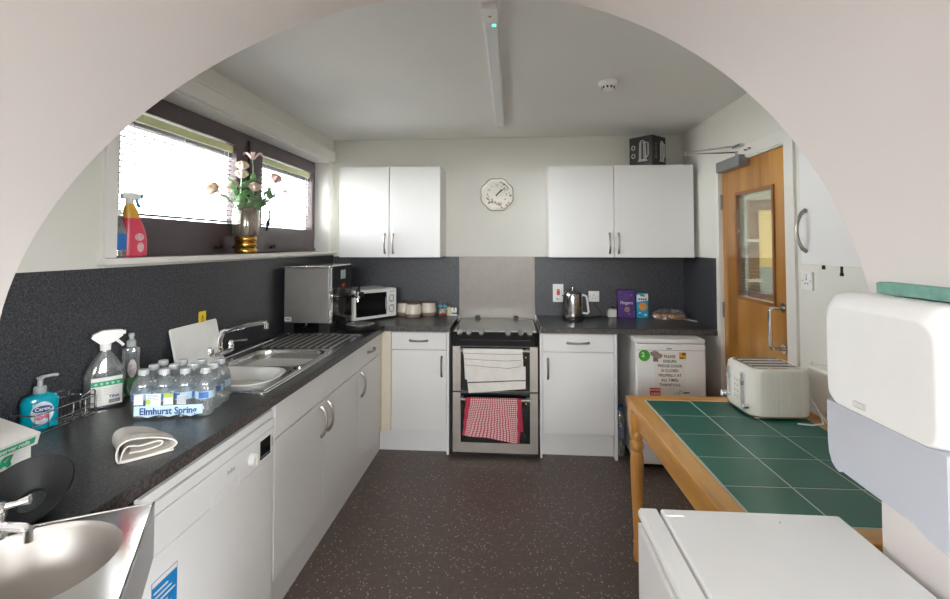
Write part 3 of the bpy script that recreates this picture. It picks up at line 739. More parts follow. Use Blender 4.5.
t = thing('batten_light', 'long grey ceiling batten light with a small green indicator, switched off', 'ceiling light', (-.076, 2.5, ZC))
lx0, lx1 = -.110, -.051
b = NB(); box(b, lx0, lx1, 1.748, 3.535, 2.358, ZC, .002); obj('light_housing', b, WHITEPL, t)
b = NB(); box(b, lx0+.006, lx1-.001, 1.868, 3.533, 2.349, 2.3585, .004); obj('diffuser', b, DIFF, t)
b = NB(); box(b, lx0, lx1, 1.751, 1.866, 2.349, 2.3585, .001); ge = obj('gear_cover', b, WHITEPL, t)
b = NB(); cyl(b, (-.080, 1.81, 2.3485), .006, .003, 'Z', 12); obj('cover_screw', b, GREYM, ge)
b = NB(); cyl(b, (-.066, 1.886, 2.3485), .007, .004, 'Z', 12); obj('indicator_lamp', b, LEDG, ge)
b = NB(); box(b, -.095, -.069, 3.533, 3.55, 2.345, 2.368, .002); cyl(b, (-.082, 3.562, 2.352), .008, .03, 'Y', 10); obj('end_bracket', b, WHITEPL, t)

# ------------------------------------------------------------------ sockets
def plate(lab, M, w, h, kind):
    t = thing(kind, lab, 'switch' if 'switch' in kind else 'socket', M.to_translation())
    b = NB(); box(b, -w/2, w/2, -h/2, h/2, 0, .009, .003, M=M); p = obj('face_plate', b, WHITEPL, t)
    return t, p
MS = frame((.380, YB-.007, 1.084), (1, 0, 0), (0, 0, 1))
t, p = plate('tall white cooker switch with a red rocker, left of the kettle', MS, .086, .146, 'cooker_switch')
b = NB(); box(b, -.011, .013, -.018, .022, .009, .015, .002, M=MS); obj('red_rocker', b, RED, p)
b = NB(); box(b, -.011, .011, .024, .030, .009, .0105, M=MS); obj('neon_lens', b, SLOT, p)
b = NB(); cyl(b, (-.012, -.045, .010), .006, .004, 'Z', 10, M=MS); cyl(b, (-.003, -.053, .010), .006, .004, 'Z', 10, M=MS); obj('switch_marks', b, GREYM, p)
def socket(lab, M, gangs):
    t, p = plate(lab, M, .086 if gangs == 1 else .146, .086, 'wall_socket')
    for g in range(gangs):
        x = 0 if gangs == 1 else (-.036 if g == 0 else .036)
        b = NB(); box(b, x-.003, x+.003, .004, .014, .0088, .0094, M=M); box(b, x-.014, x-.006, -.016, -.011, .0088, .0094, M=M); box(b, x+.006, x+.014, -.016, -.011, .0088, .0094, M=M)
        obj('pin_slots', b, SLOT, p)
        b = NB(); box(b, x-.008, x+.008, .019, .034, .009, .0125, .002, M=M); obj('rocker_switch', b, WHITEPL, p)
    b = NB()
    for s in (-1, 1): cyl(b, (s*(.030 if gangs == 1 else .062), 0, .009), .0035, .002, 'Z', 10, M=M)
    obj('plate_screws', b, GREYM, p)
socket('white single wall socket on the dark splashback right of the kettle', frame((.668, YB-.007, 1.058), (1, 0, 0), (0, 0, 1)), 1)
socket('white single wall socket under the right wall cupboard, beside the door', frame((XR, 2.376, 1.307), (0, -1, 0), (0, 0, 1)), 1)


# ------------------------------------------------------------------ sink and what stands round it
t = thing('kitchen_sink', 'stainless steel inset sink with ribbed drainer under the window', 'sink', (-1.19, 2.41, .90))
bA = rrect(-1.385, -.990, 1.845, 2.165, .06)        # near bowl
bB = rrect(-1.370, -.990, 2.205, 2.565, .07)        # far bowl
b = NB(); prism(b, rrect(-1.445, -.942, 1.797, 3.025, .02), .9003, .9040, [bA, bB], 'Z')
for lp, dz in ((bA, .15), (bB, .16)):
    cx = sum(p[0] for p in lp)/len(lp); cy = sum(p[1] for p in lp)/len(lp)
    def ring(s, z): return [(cx+(x-cx)*s, cy+(y-cy)*s, z) for x, y in lp]
    t2 = [ring(1, .904), ring(.985, .900), ring(.965, .88), ring(.93, .904-dz+.02), ring(.86, .904-dz+.004), ring(.3, .904-dz), ring(.01, .904-dz)]
    loft(b, t2)
obj('sink_top', b, SINKST, t, label='satin steel top with two bowls')
b = NB(); tube(b, [(x, y, .9045) for x, y in rrect(-1.440, -.947, 1.802, 3.020, .018)], .0028, 6, True)
tube(b, [(-.966, 1.83, .9045), (-.966, 2.99, .9045)], .0022, 6)
obj('rolled_rim', b, CHROME, t)
b = NB()
for k in range(10):
    x = -1.380+.0425*k
    box(b, x-.009, x+.009, 2.605, 2.985, .9040, .9095, .004, 2)
obj('drainer_ribs', b, mat('rib_steel_lit', (.66, .65, .63), .34, 1.), t)  # ribs coloured lighter than the sink steel, as their lit tops
b = NB(); box(b, -1.40, -.978, 2.598, 2.992, .9041, .9045); obj('drainer_groove_shade', b, mat('groove_steel_shaded', (.06, .06, .06), .4, .6), t)  # dark sheet paints the shade between the ribs
b = NB(); cyl(b, (-1.18, 2.385, .747), .035, .006, 'Z', 24); obj('waste_fitting', b, CHROME, t)
b = NB(); cyl(b, (-.985, 2.19, .9058), .012, .004, 'Z', 16); cyl(b, (-.985, 2.19, .909), .006, .006, 'Z', 12); obj('plug_button', b, CHROME, t)
b = NB(); cyl(b, (-1.000, 2.175, .906), .006, .006, 'Z', 10); obj('plug_stopper', b, BLACKPL, t)

# washing-up bowl in the near bowl
def oval(cx, cy, rx, ry, z, n=40, p=3.2):
    o = []
    for k in range(n):
        a = 2*PI*k/n; c, s = math.cos(a), math.sin(a)
        o.append((cx+rx*abs(c)**(2/p)*(1 if c >= 0 else -1), cy+ry*abs(s)**(2/p)*(1 if s >= 0 else -1), z))
    return o
b = NB(); cx, cy = -1.185, 2.005
loft(b, [oval(cx, cy, .13, .10, .765), oval(cx, cy, .158, .122, .80), oval(cx, cy, .176, .140, .899), oval(cx, cy, .190, .151, .9085), oval(cx, cy, .1925, .1535, .9125), oval(cx, cy, .190, .151, .9155), oval(cx, cy, .174, .138, .9135), oval(cx, cy, .170, .134, .90), oval(cx, cy, .152, .117, .803), oval(cx, cy, .125, .095, .77)], True, True)
o = obj('washing_up_bowl', b, WHITEPL, None, loc=(cx, cy, .765)); tag(o, 'white plastic washing-up bowl sitting in the near sink bowl', 'bowl')

t = thing('mixer_tap', 'chrome kitchen mixer tap with long curved spout by the window wall', 'tap', (-1.455, 2.345, .9))
b = NB(); lathe(b, [(0, 0), (.030, 0), (.030, .008), (.022, .016), (.022, .055), (.016, .065), (0, .066)], (-1.470, 2.33, .900), 24); box(b, -1.492, -1.448, 2.26, 2.43, .918, .945, .01); obj('tap_body', b, CHROME, t)
P0 = [(-1.470, 2.335, .96), (-1.468, 2.336, 1.00), (-1.455, 2.342, 1.035), (-1.432, 2.345, 1.045), (-1.39, 2.352, 1.058), (-1.33, 2.365, 1.070), (-1.275, 2.378, 1.078), (-1.248, 2.384, 1.077)]
b = NB(); tube(b, P0, .012, 12, rs=[.016, .015, .0145, .014, .0135, .013, .0125, .0125]); cyl(b, (-1.250, 2.384, 1.063), .0125, .030, 'Z', 16); obj('tap_spout', b, CHROME, t)
for y, e in ((2.26, -1), (2.43, 1)):
    b = NB(); lathe(b, [(0, -.02), (.019, -.02), (.021, .0), (.019, .022), (.012, .03), (0, .031)], (-1.470, y, .948), 18)
    tube(b, [(-1.470, y, .968), (-1.43, y+.02*e, .974), (-1.395, y+.035*e, .976)], .006, 8, rs=[.007, .006, .0075]); obj('tap_lever', b, CHROME, t)

# chopping board leaning on the splashback, caution sign above it
b = NB(); MB_ = Matrix.Translation((-1.462, 2.185, .9005)) @ Matrix.Rotation(R(-12.5), 4, 'Y')
prism(b, rrect(-.165, .165, 0, .205, .012), 0, .010, (), 'X', MB_)
o = obj('chopping_board', b, mat('board_plastic', (.88, .88, .86), .45, var=.03, bump=.15, bscale=160), None, loc=(-1.462, 2.185, .9)); tag(o, 'white plastic chopping board leaning on the dark splashback behind the tap', 'chopping board')
b = NB(); MG = frame((XL+.0072, 2.262, 1.112), (0, 1, 0), (0, 0, 1)); prism(b, rrect(-.028, .028, -.038, .038, .003), 0, .0012, (), 'Z', MG)
o = obj('caution_sign', b, YELLOW, None, loc=(XL+.007, 2.262, 1.10)); tag(o, 'small yellow caution sticker on the splashback above the chopping board', 'sign')
b = NB(); tube(b, [(-.010, -.002, .0012), (.010, -.002, .0012), (0, .020, .0012)], .0015, 6, True, MG); box(b, -.012, .012, -.012, -.009, .001, .0017, M=MG); box(b, -.016, .016, -.021, -.018, .001, .0017, M=MG); box(b, -.010, .010, -.029, -.026, .001, .0017, M=MG); box(b, -.0012, .0012, .003, .012, .001, .0017, M=MG)
obj('sign_print', b, INK, o)

# water boiler
t = thing('water_boiler', 'stainless steel countertop hot water boiler on black feet in the corner', 'water boiler', (-1.32, 3.22, .9))
b = NB(); box(b, -1.468, -1.172, 3.022, 3.420, .972, 1.326, .004); obj('steel_casing', b, STEEL, t)
b = NB(); box(b, -1.472, -1.166, 3.016, 3.424, 1.326, 1.340, .004); obj('lid', b, STEELP, t)
b = NB(); box(b, -1.172, -1.158, 3.045, 3.424, .968, 1.336, .005); fp = obj('front_panel', b, BLACKGL, t)
b = NB(); box(b, -1.175, -1.154, 3.022, 3.050, .972, 1.328, .004); obj('front_trim', b, CHROME, fp)
b = NB(); cyl(b, (-1.170, 3.027, 1.165), .0035, .22, 'Z', 8, M=None); box(b, -1.166, -1.150, 3.016, 3.0225, 1.16, 1.18, .001); obj('sight_gauge', b, GOLD, fp)
b = NB(); box(b, -1.1585, -1.156, 3.20, 3.29, 1.245, 1.305, .001); obj('display_screen', b, mat('display_pale', (.42, .52, .53), .25, var=.05), fp)
b = NB(); cyl(b, (-1.157, 3.24, 1.20), .012, .004, 'X', 16); cyl(b, (-1.157, 3.28, 1.20), .012, .004, 'X', 16); obj('push_button', b, RED, fp)
b = NB(); t_ = NB(); lathe(t_, [(0, 0), (.085, 0), (.085, .003), (0, .003)], seg=28); merge(b, t_, Matrix.Translation((-1.158, 3.235, 1.09)) @ Matrix.Rotation(R(90), 4, 'Y') @ Matrix.Diagonal((1.1, .8, 1, 1))); obj('tap_plate', b, BLACKPL, fp)
b = NB(); tube(b, [(-1.158, 3.20, 1.128), (-1.10, 3.19, 1.130), (-1.04, 3.18, 1.134)], .011, 12); cyl(b, (-1.030, 3.18, 1.137), .017, .045, 'Z', 16); tube(b, [(-1.035, 3.18, 1.118), (-1.031, 3.178, 1.095)], .009, 10); tp = obj('draw_tap', b, CHROME, t)
b = NB(); cyl(b, (-1.030, 3.18, 1.165), .015, .022, 'Z', 16); tube(b, [(-1.03, 3.18, 1.172), (-1.015, 3.165, 1.20), (-1.010, 3.160, 1.215)], .006, 8); cyl(b, (-1.008, 3.176, 1.145), .016, .03, 'X', 14); obj('tap_lever', b, BLACKPL, tp)
for (x0, x1, y0, y1) in ((-1.468, -1.405, 3.026, 3.42), (-1.24, -1.165, 3.026, 3.12), (-1.24, -1.165, 3.33, 3.42)):
    b = NB(); box(b, x0, x1, y0, y1, .9055 if y0 < 3.03 else .9008, .980, .004); obj('foot', b, BLACKPL, t)
b = NB(); tube(b, [(-1.33, 3.05, .972), (-1.33, 3.05, .955), (-1.35, 3.06, .935)], .009, 8); obj('drain_cock', b, CHROME, t)
b = NB(); box(b, -1.462, -1.418, 3.0195, 3.0215, .985, 1.010); lb = obj('rating_label', b, PAPER, t)
b = NB(); box(b, -1.456, -1.424, 3.0190, 3.0196, .993, 1.003); obj('label_print', b, GREYINK, lb)
t = thing('drip_tray', 'round black drip tray with steel grille under the boiler tap', 'tray', (-1.055, 3.235, .9))
b = NB(); lathe(b, [(0, 0), (.122, 0), (.128, .008), (.128, .030), (.120, .034), (.100, .032), (.098, .026), (0, .026)], (-1.028, 3.235, .9055), 40); obj('tray_body', b, BLACKPL, t)
b = NB(); lathe(b, [(.0, .030), (.096, .030), (.096, .033), (0, .033)], (-1.028, 3.235, .9055), 36); gr = obj('tray_grille', b, mat('grille_steel', (.78, .77, .75), .38, .9), t)
b = NB()
for k in range(-3, 4): box(b, -1.028-.06, -1.028+.06, 3.235+k*.02-.003, 3.235+k*.02+.003, .9386, .9392)
obj('grille_slots', b, SLOT, gr)

# microwave across the corner
mw0, mw1 = Vector((-1.172, 3.482, 0)), Vector((-.925, 3.799, 0))
t = thing('microwave', 'white microwave oven with dark glass door set across the corner', 'microwave', (-1.1, 3.72, .9))
rr = (mw1-mw0).normalized(); MW = frame((mw0.x, mw0.y, .902), rr, (0, 0, 1)); W = (mw1-mw0).length   # x along front, y up, z out of the front
b = NB(); box(b, 0, W, .010, .235, -.285, 0, .006, M=MW); obj('casing', b, WHITEPL, t)
b = NB(); prism(b, rrect(.004, W*.765, .014, .232, .008), .0, .014, [rrect(.024, W*.735, .034, .208, .012)], 'Z', MW); d = obj('door', b, WHITEPL, t)
b = NB(); box(b, .024, W*.735, .034, .208, .002, .011, M=MW); obj('door_glass', b, BLACKGL, d)
b = NB(); loft(b, [[(W*.70+.02*math.sin(PI*k/12)-.0, .035+.175*k/12, .0145) for k in range(13)]+[(W*.745, .21-.175*k/12, .0145) for k in range(13)], [(W*.70+.02*math.sin(PI*k/12)-.0, .035+.175*k/12, .018) for k in range(13)]+[(W*.745, .21-.175*k/12, .018) for k in range(13)]], True, True, MW); obj('door_grip', b, BLACKPL, d)
b = NB(); box(b, W*.772, W-.002, .014, .232, 0, .014, .003, M=MW); cp = obj('control_panel', b, WHITEPL, t)
for y in (.155, .075):
    b = NB(); cyl(b, (W*.885, y, .022), .025, .018, 'Z', 24, .022, M=MW); obj('dial', b, WHITEPL, cp)
    b = NB(); cyl(b, (W*.885, y, .0142), .031, .0012, 'Z', 24, M=MW); box(b, W*.885-.003, W*.885+.003, y-.02, y+.02, .030, .034, M=MW); obj('dial_mark', b, GREYINK, cp)
b = NB(); 
for k in range(2): box(b, W*.83+.025*k, W*.83+.02+.025*k, .205, .211, .014, .0147, M=MW)
obj('panel_print', b, GREYINK, cp)
b = NB()
for x in (.03, W-.03):
    for z in (-.25, -.03): cyl(b, (x, .005, z), .012, .012, 'Y', 12, M=MW)
obj('rubber_feet', b, BLACKPL, t)
b = NB(); box(b, .06, .066, .235, .262, -.10, -.08, .002, M=MW)

# cream jars
def jar(loc, s, lab):
    t = thing('storage_jar', lab, 'jar', loc, world=False, group='cream storage jars')
    b = NB(); lathe(b, [(0, .0), (.056, .0), (.062, .006), (.068, .028), (.0655, .030)], seg=32); obj('jar_foot', b, STONEB, t)
    b = NB(); lathe(b, [(.0655, .028), (.068, .030), (.0675, .055), (.063, .088), (.058, .106), (.055, .108), (.052, .104), (0, .104)], seg=32); obj('jar_body', b, STONE, t)
    b = NB(); lathe(b, [(0, .104), (.057, .1085), (.058, .116), (.055, .120), (0, .121)], seg=32); obj('jar_lid', b, LIDW, t)
    t.scale = (s, s, s)
jar((-.880, 3.925, .9005), .93, 'cream stoneware jar with wooden lid, the one touching the microwave')
jar((-.785, 3.825, .9005), .96, 'cream stoneware jar with wooden lid, nearest the front of the three')
jar((-.680, 3.925, .9005), .96, 'cream stoneware jar with wooden lid, next to the sweet bag')

t = thing('sweet_bag', 'small cellophane bag of red and yellow sweets tied with blue ribbon', 'sweet bag', (-.553, 3.87, .9))
b = NB(); lathe(b, [(0, .001), (.026, .001), (.034, .015), (.036, .045), (.026, .068), (.012, .078), (.008, .082), (.020, .095), (.030, .118)], (-.553, 3.87, .9), 20); obj('cellophane', b, BAGF, t)
rnd = random.Random(9); bs = {0: NB(), 1: NB(), 2: NB()}
for k in range(46):
    a = rnd.uniform(0, 2*PI); r = .022*math.sqrt(rnd.random()); z = rnd.uniform(.010, .062)
    ball(bs[0 if z < .026 else rnd.choice((1, 1, 2, 0))], (-.553+r*math.cos(a), 3.87+r*math.sin(a), .9+z), rnd.uniform(.006, .009), seg=8)
obj('red_sweets', bs[0], RED, t); obj('yellow_sweets', bs[1], mat('sweet_cream', (.75, .60, .38), .4, var=.1), t); obj('white_sweets', bs[2], mat('sweet_white', (.80, .72, .62), .4), t)
b = NB(); cyl(b, (-.553, 3.87, .982), .011, .010, 'Z', 14)
for s in (-1, 1): ball(b, (-.553+.020*s, 3.862, .984), .014, (1.2, .5, .75), 10); tube(b, [(-.553, 3.858, .982), (-.553+.02*s, 3.852, .972), (-.553+.028*s, 3.850, .960)], .005, 6, flat=.4)
obj('ribbon_bow', b, mat('ribbon_blue', (.05, .38, .58), .4), t)
t = thing('egg_ornament', 'small cream egg-shaped pot behind the sweet bag', 'pot', (-.515, 3.93, .9))
b = NB(); lathe(b, [(0, 0), (.018, 0), (.026, .02), (.027, .040), (.020, .062), (.010, .072), (0, .075)], (-.513, 3.925, .9005), 20); obj('pot_body', b, mat('cream_pot', (.76, .70, .50), .3, var=.05), t)
t = thing('cruet_set', 'small white salt and pepper set on a tray at the worktop edge', 'cruet set', (-.468, 3.93, .9))
b = NB(); box(b, -.500, -.442, 3.905, 3.955, .9005, .908, .003); box(b, -.500, -.496, 3.905, 3.955, .905, .935, .001); obj('cruet_tray', b, WHITEPL, t)
for x in (-.483, -.457):
    b = NB(); lathe(b, [(0, 0), (.0125, 0), (.013, .02), (.011, .048), (.007, .056), (0, .058)], (x, 3.93, .908), 16); s = obj('shaker', b, WHITEPL, t)
    b = NB(); lathe(b, [(.0132, .006), (.0136, .008), (.0136, .014), (.0132, .016)], (x, 3.93, .908), 16); obj('shaker_band', b, NAVY, s)

# ------------------------------------------------------------------ right worktop things
t = thing('kettle', 'polished steel jug kettle on its base in front of the wall socket', 'kettle', (.478, 3.80, .9))
kx, ky = .474, 3.80
b = NB(); lathe(b, [(0, 0), (.078, 0), (.080, .006), (.076, .020), (0, .021)], (kx, ky, .9005), 32); obj('power_base', b, BLACKPL, t)
b = NB(); lathe(b, [(0, .022), (.076, .022), (.078, .030), (.0775, .10), (.075, .17), (.068, .200), (.060, .206), (0, .207)], (kx, ky, .9005), 40)
loft(b, [[(kx-.060+.006*c, ky+.016*s, 1.055+.0*c) for c, s in ((0, -1), (1, 0), (0, 1), (-1, 0))], [(kx-.072+.012*c, ky+.020*s, 1.088) for c, s in ((0, -1), (2, 0), (0, 1), (-1, 0))]], True, True)
obj('kettle_body', b, mat('kettle_steel', (.38, .37, .36), .16, 1., var=.03), t)
b = NB(); lathe(b, [(.060, .206), (.054, .214), (.030, .222), (0, .225)], (kx, ky, .9005), 32); ld = obj('kettle_lid', b, STEELP, t)
b = NB(); lathe(b, [(0, .222), (.006, .222), (.006, .236), (.012, .240), (.011, .248), (0, .250)], (kx, ky, .9005), 18); obj('lid_knob', b, STEELP, ld)
b = NB(); hp = [(kx+.060, ky, 1.083), (kx+.085, ky, 1.087), (kx+.104, ky, 1.078), (kx+.111, ky, 1.05), (kx+.116, ky, 1.00), (kx+.122, ky, .955), (kx+.112, ky, .945), (kx+.074, ky, .950)]
tube(b, hp, .0085, 10, rs=[.009, .009, .009, .0085, .0085, .009, .009, .008]); obj('kettle_handle', b, WHITEPL, t)
b = NB(); tube(b, [(kx+.075, ky+.03, .9045), (.62, 3.90, .904), (.72, 3.965, .904), (.735, 3.98, .92), (.690, 3.985, .97), (.668, 3.984, 1.012)], .0032, 6); obj('power_cable', b, BLACKPL, t)

t = thing('sugar_pot', 'small white square pot with black lid knob, beside the purple carton', 'pot', (.797, 3.93, .9))
b = NB(); box(b, .762, .832, 3.895, 3.965, .9008, .962, .010, 3); obj('pot_body', b, mat('pot_glaze', (.70, .69, .66), .3, var=.03), t)
b = NB(); box(b, .764, .830, 3.897, 3.963, .9625, .968, .003); l = obj('pot_lid', b, mat('pot_lid_grey', (.50, .50, .48), .4), t)
b = NB(); lathe(b, [(0, .0), (.007, 0), (.007, .006), (.011, .010), (.009, .016), (0, .017)], (.808, 3.93, .968), 14); obj('lid_knob', b, BLACKPL, l)

t = thing('chocolate_carton', 'purple chocolate biscuit carton standing beside a small white pot', 'box', (.91, 3.945, .9))
b = NB(); box(b, .843, .974, 3.905, 3.970, .9008, 1.118, .002, 1); obj('carton', b, PURPLE, t)
MP = frame((.9085, 3.9045, 1.008), (1, 0, 0), (0, 0, 1))
text('Fingers', .034, MP @ Matrix.Translation((0, .010, 0)), PAPER, t, 'lettering', sx=1.0, bold=.0004)
b = NB(); cyl(b, (.004, -.042, 0), .022, .001, 'Z', 20, M=MP); obj('printed_biscuit', b, mat('print_tan', (.36, .20, .12), .6, var=.25, vscale=120), t)
b = NB(); rnd = random.Random(12)
for k in range(26): cyl(b, (rnd.uniform(-.06, .06), rnd.choice((rnd.uniform(.04, .10), rnd.uniform(-.1, -.03))), 0), rnd.uniform(.002, .005), .0009, 'Z', 6, M=MP)
obj('printed_flecks', b, mat('print_mauve', (.30, .12, .38), .5, var=.5, vscale=80), t)

t = thing('biscuit_carton', 'pale blue and white biscuit carton standing right of the purple carton', 'box', (1.035, 3.945, .9))
b = NB(); box(b, .986, 1.076, 3.905, 3.965, .9008, 1.094, .002, 1); obj('carton', b, CYAN, t)
MP = frame((1.031, 3.9045, .998), (1, 0, 0), (0, 0, 1))
b = NB(); prism(b, [(-.044, .028), (.044, .040), (.044, .093), (-.044, .082)], 0, .0008, (), 'Z', MP); obj('white_band', b, PAPER, t)
b = NB(); ball(b, (-.004, .080, .001), .011, (1.3, .8, .1), 10, MP); cyl(b, (.012, .076, .0006), .008, .0012, 'Z', 10, M=MP); obj('leaf_logo', b, GREEN, t)
b = NB(); cyl(b, (.004, -.008, .0004), .031, .0012, 'Z', 28, M=MP); obj('printed_biscuit', b, ORANGE, t)
b = NB(); 
for k in range(4): box(b, -.030+.017*k, -.019+.017*k, .042, .056, .0008, .0014, M=MP)
box(b, -.030, -.012, -.078, -.068, 0, .0008, M=MP)
obj('carton_print', b, NAVY, t)
b = NB(); box(b, .012, .034, -.080, -.066, 0, .0008, M=MP); cyl(b, (-.02, -.06, .0002), .007, .001, 'Z', 10, M=MP); obj('pale_marks', b, PALEB, t)

t = thing('pastry_bag', 'clear crumpled plastic bag of brown pastries on the right worktop', 'bag of pastries', (1.215, 3.84, .9))
rnd = random.Random(21)
for k in range(6):
    b = NB(); x = 1.135+.033*k+rnd.uniform(-.01, .01); y = 3.83+rnd.uniform(-.03, .045)
    ball(b, (0, 0, 0), .03, (1.25, .85, .62), 14, Matrix.Translation((x, y, .9225+.004*(k % 2))) @ Matrix.Rotation(rnd.uniform(0, 3), 4, 'Z')); obj('pastry', b, BROWNP if k % 3 else ORANGE, t)
def fbag(u, v):
    a = 2*PI*u; rx = .136; ry = .082; z = math.sin(PI*min(v*1.0, 1)*.5)
    s = math.cos(PI/2*v*.97)**.55
    rnd_ = .010*math.sin(13*u*6.28+7*v)+.008*math.sin(29*u*6.28+15*v)+.006*math.sin(47*v+9*u*6.28)
    return Vector((1.215+rx*s*math.cos(a)*(1+rnd_*3*v), 3.84+ry*s*math.sin(a)*(1+rnd_*3*v), .902+.064*z+rnd_*v*1.0))
b = NB(); sheet(b, fbag, 64, 18); obj('clear_wrapper', b, BAGF, t, ang=20)
b = NB(); MK = Matrix.Translation((1.352, 3.80, .9045)) @ Matrix.Rotation(R(-68), 4, 'Z'); box(b, -.085, .085, -.009, .009, -.0035, .0035, .003, M=MK)
o = obj('plastic_strip', b, WHITEPL, None, loc=(1.352, 3.80, .9005)); tag(o, 'thin white plastic strip lying beside the pastry bag near the right wall', 'strip')

# ------------------------------------------------------------------ undercounter fridge and notes
t = thing('undercounter_fridge', 'white undercounter fridge covered in notes, standing below the right worktop', 'fridge', (1.025, 3.5, 0))
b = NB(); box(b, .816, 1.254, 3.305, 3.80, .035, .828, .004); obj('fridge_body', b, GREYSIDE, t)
b = NB(); box(b, .812, 1.258, 3.258, 3.80, .830, .8585, .006); obj('fridge_top', b, WHITEGL, t)
b = NB(); box(b, .815, 1.256, 3.250, 3.300, .050, .826, .008, 3); d = obj('fridge_door', b, WHITEGL, t)
b = NB(); box(b, .819, 1.252, 3.2492, 3.2505, .786, .789); obj('door_groove', b, GREYINK, d)
b = NB(); box(b, .82, 1.25, 3.32, 3.78, 0, .036); obj('base_feet', b, BLACKPL, t)
b = NB(); box(b, .92, 1.16, 3.33, 3.36, .8585, .8605)
fy = 3.2497
def fr(x, z): return frame((x, fy, z), (1, 0, 0), (0, 0, 1))
b = NB(); M = fr(1.028, .655); box(b, -.098, .098, -.138, .118, 0, .0008, M=M); o = obj('paper_notice', b, PAPER, None, loc=(1.028, fy, .6)); tag(o, 'white paper notice asking to keep the fridge door closed', 'notice')
lines = ['PLEASE', 'ENSURE', 'FRIDGE DOOR', 'IS CLOSED', 'PROPERLY AT', 'ALL TIMES.', 'THANKYOU.']
for i, l in enumerate(lines): text(l, .0255, M @ Matrix.Translation((0, .092-.0305*i, .001)), INK, o, 'notice_text', sx=.92, bold=.0004)
text('beko', .016, fr(1.026, .799), INK, d, 'maker_mark', bold=.0003)
b = NB(); M = fr(.866, .752); cyl(b, (0, 0, .001), .037, .002, 'Z', 32, M=M); o = obj('round_magnet', b, mat('magnet_green', (.06, .38, .03), .4, var=.06), None, loc=(.866, fy, .752)); tag(o, 'round green and white fridge magnet at the top left of the notes', 'magnet')
text('2', .040, M @ Matrix.Translation((-.008, .004, .0024)), PAPER, o, 'numeral', bold=.001)
b = NB(); box(b, -.006, .018, .014, .018, .002, .0026, M=M); obj('magnet_print', b, GREEN, o)
t = thing('shaped_magnet', 'brown and grey shaped fridge magnet beside the green round one', 'magnet', (.945, fy, .75))
b = NB(); M = fr(.942, .752); box(b, -.020, .012, -.038, .028, 0, .003, .001, M=M); obj('magnet_post', b, mat('slate_grey', (.17, .17, .18), .6), t)
b = NB(); prism(b, [(-.040, .022), (-.010, .034), (.042, .006), (.030, -.014), (.005, -.018), (-.036, .004)], .003, .007, (), 'Z', M); obj('magnet_cap', b, mat('mushroom_brown', (.33, .24, .20), .6, var=.1), t)
b = NB(); M = fr(1.110, .754); box(b, -.022, .022, -.022, .022, 0, .002, .0005, M=M); o = obj('square_magnet', b, mat('magnet_amber', (.74, .40, .06), .4, var=.15, vscale=60), None, loc=(1.110, fy, .754)); tag(o, 'small amber square fridge magnet to the right of the notice', 'magnet')
b = NB(); box(b, -.004, .018, .004, .018, .002, .0028, M=M); box(b, -.018, .008, -.018, -.010, .002, .0028, M=M); obj('magnet_print', b, mat('print_brown', (.16, .06, .02), .5), o)
b = NB(); box(b, -.034, .034, -.052, .024, 0, .0016, .0005, M=fr(.933, .520)); o = obj('red_sticker', b, RED, None, loc=(.933, fy, .51)); tag(o, 'red sticker with two white lines of lettering low on the fridge door', 'sticker')
text('NOTICE', .018, fr(.933, .530) @ Matrix.Translation((0, 0, .002)), PAPER, o, 'lettering', bold=.0004); text('PLEASE', .018, fr(.933, .506) @ Matrix.Translation((0, 0, .002)), PAPER, o, 'lettering', bold=.0004)
b = NB(); box(b, -.055, .055, -.040, .020, 0, .001, M=fr(1.105, .510)); o = obj('doodle_label', b, PAPER, None, loc=(1.105, fy, .50)); tag(o, 'white label with black doodle low on the fridge door under the notice', 'label')
M = fr(1.105, .510); b = NB(); tube(b, [(-.012+.010*math.cos(k*.55), .008+.009*math.sin(k*.55), .0012) for k in range(12)], .0014, 6, M=M); tube(b, [(.004, .012, .0012), (.014, -.002, .0012), (.026, .006, .0012), (.045, .004, .0012)], .0018, 6, M=M); box(b, .012, .045, .002, .010, .001, .0016, M=M); tube(b, [(-.05, -.005, .0012), (-.03, .008, .0012), (-.02, -.01, .0012)], .0014, 6, M=M); obj('doodle_ink', b, INK, o)

def big_bottle():
    t = thing('water_bottle', 'tall clear plastic water bottle on the floor beside the fridge', 'bottle', (.7605, 3.50, 0), world=False)
    b = NB(); lathe(b, [(0, .012), (.014, .008), (.026, .0), (.031, .012), (.0325, .06), (.030, .068), (.0325, .076), (.030, .10), (.0325, .108), (.0325, .21), (.031, .235), (.022, .275), (.013, .300), (.0125, .318)], seg=24); obj('bottle_body', b, PET, t)
    b = NB(); lathe(b, [(0, .313), (.0155, .313), (.0155, .335), (.013, .338), (0, .338)], seg=18); obj('bottle_cap', b, mat('cap_blue', (.03, .10, .35), .4), t)
    b = NB(); lathe(b, [(.0328, .125), (.0332, .126), (.0332, .205), (.0328, .206)], seg=24); obj('bottle_label', b, mat('label_greyblue', (.16, .17, .26), .4, var=.3, vscale=60), t)
big_bottle()

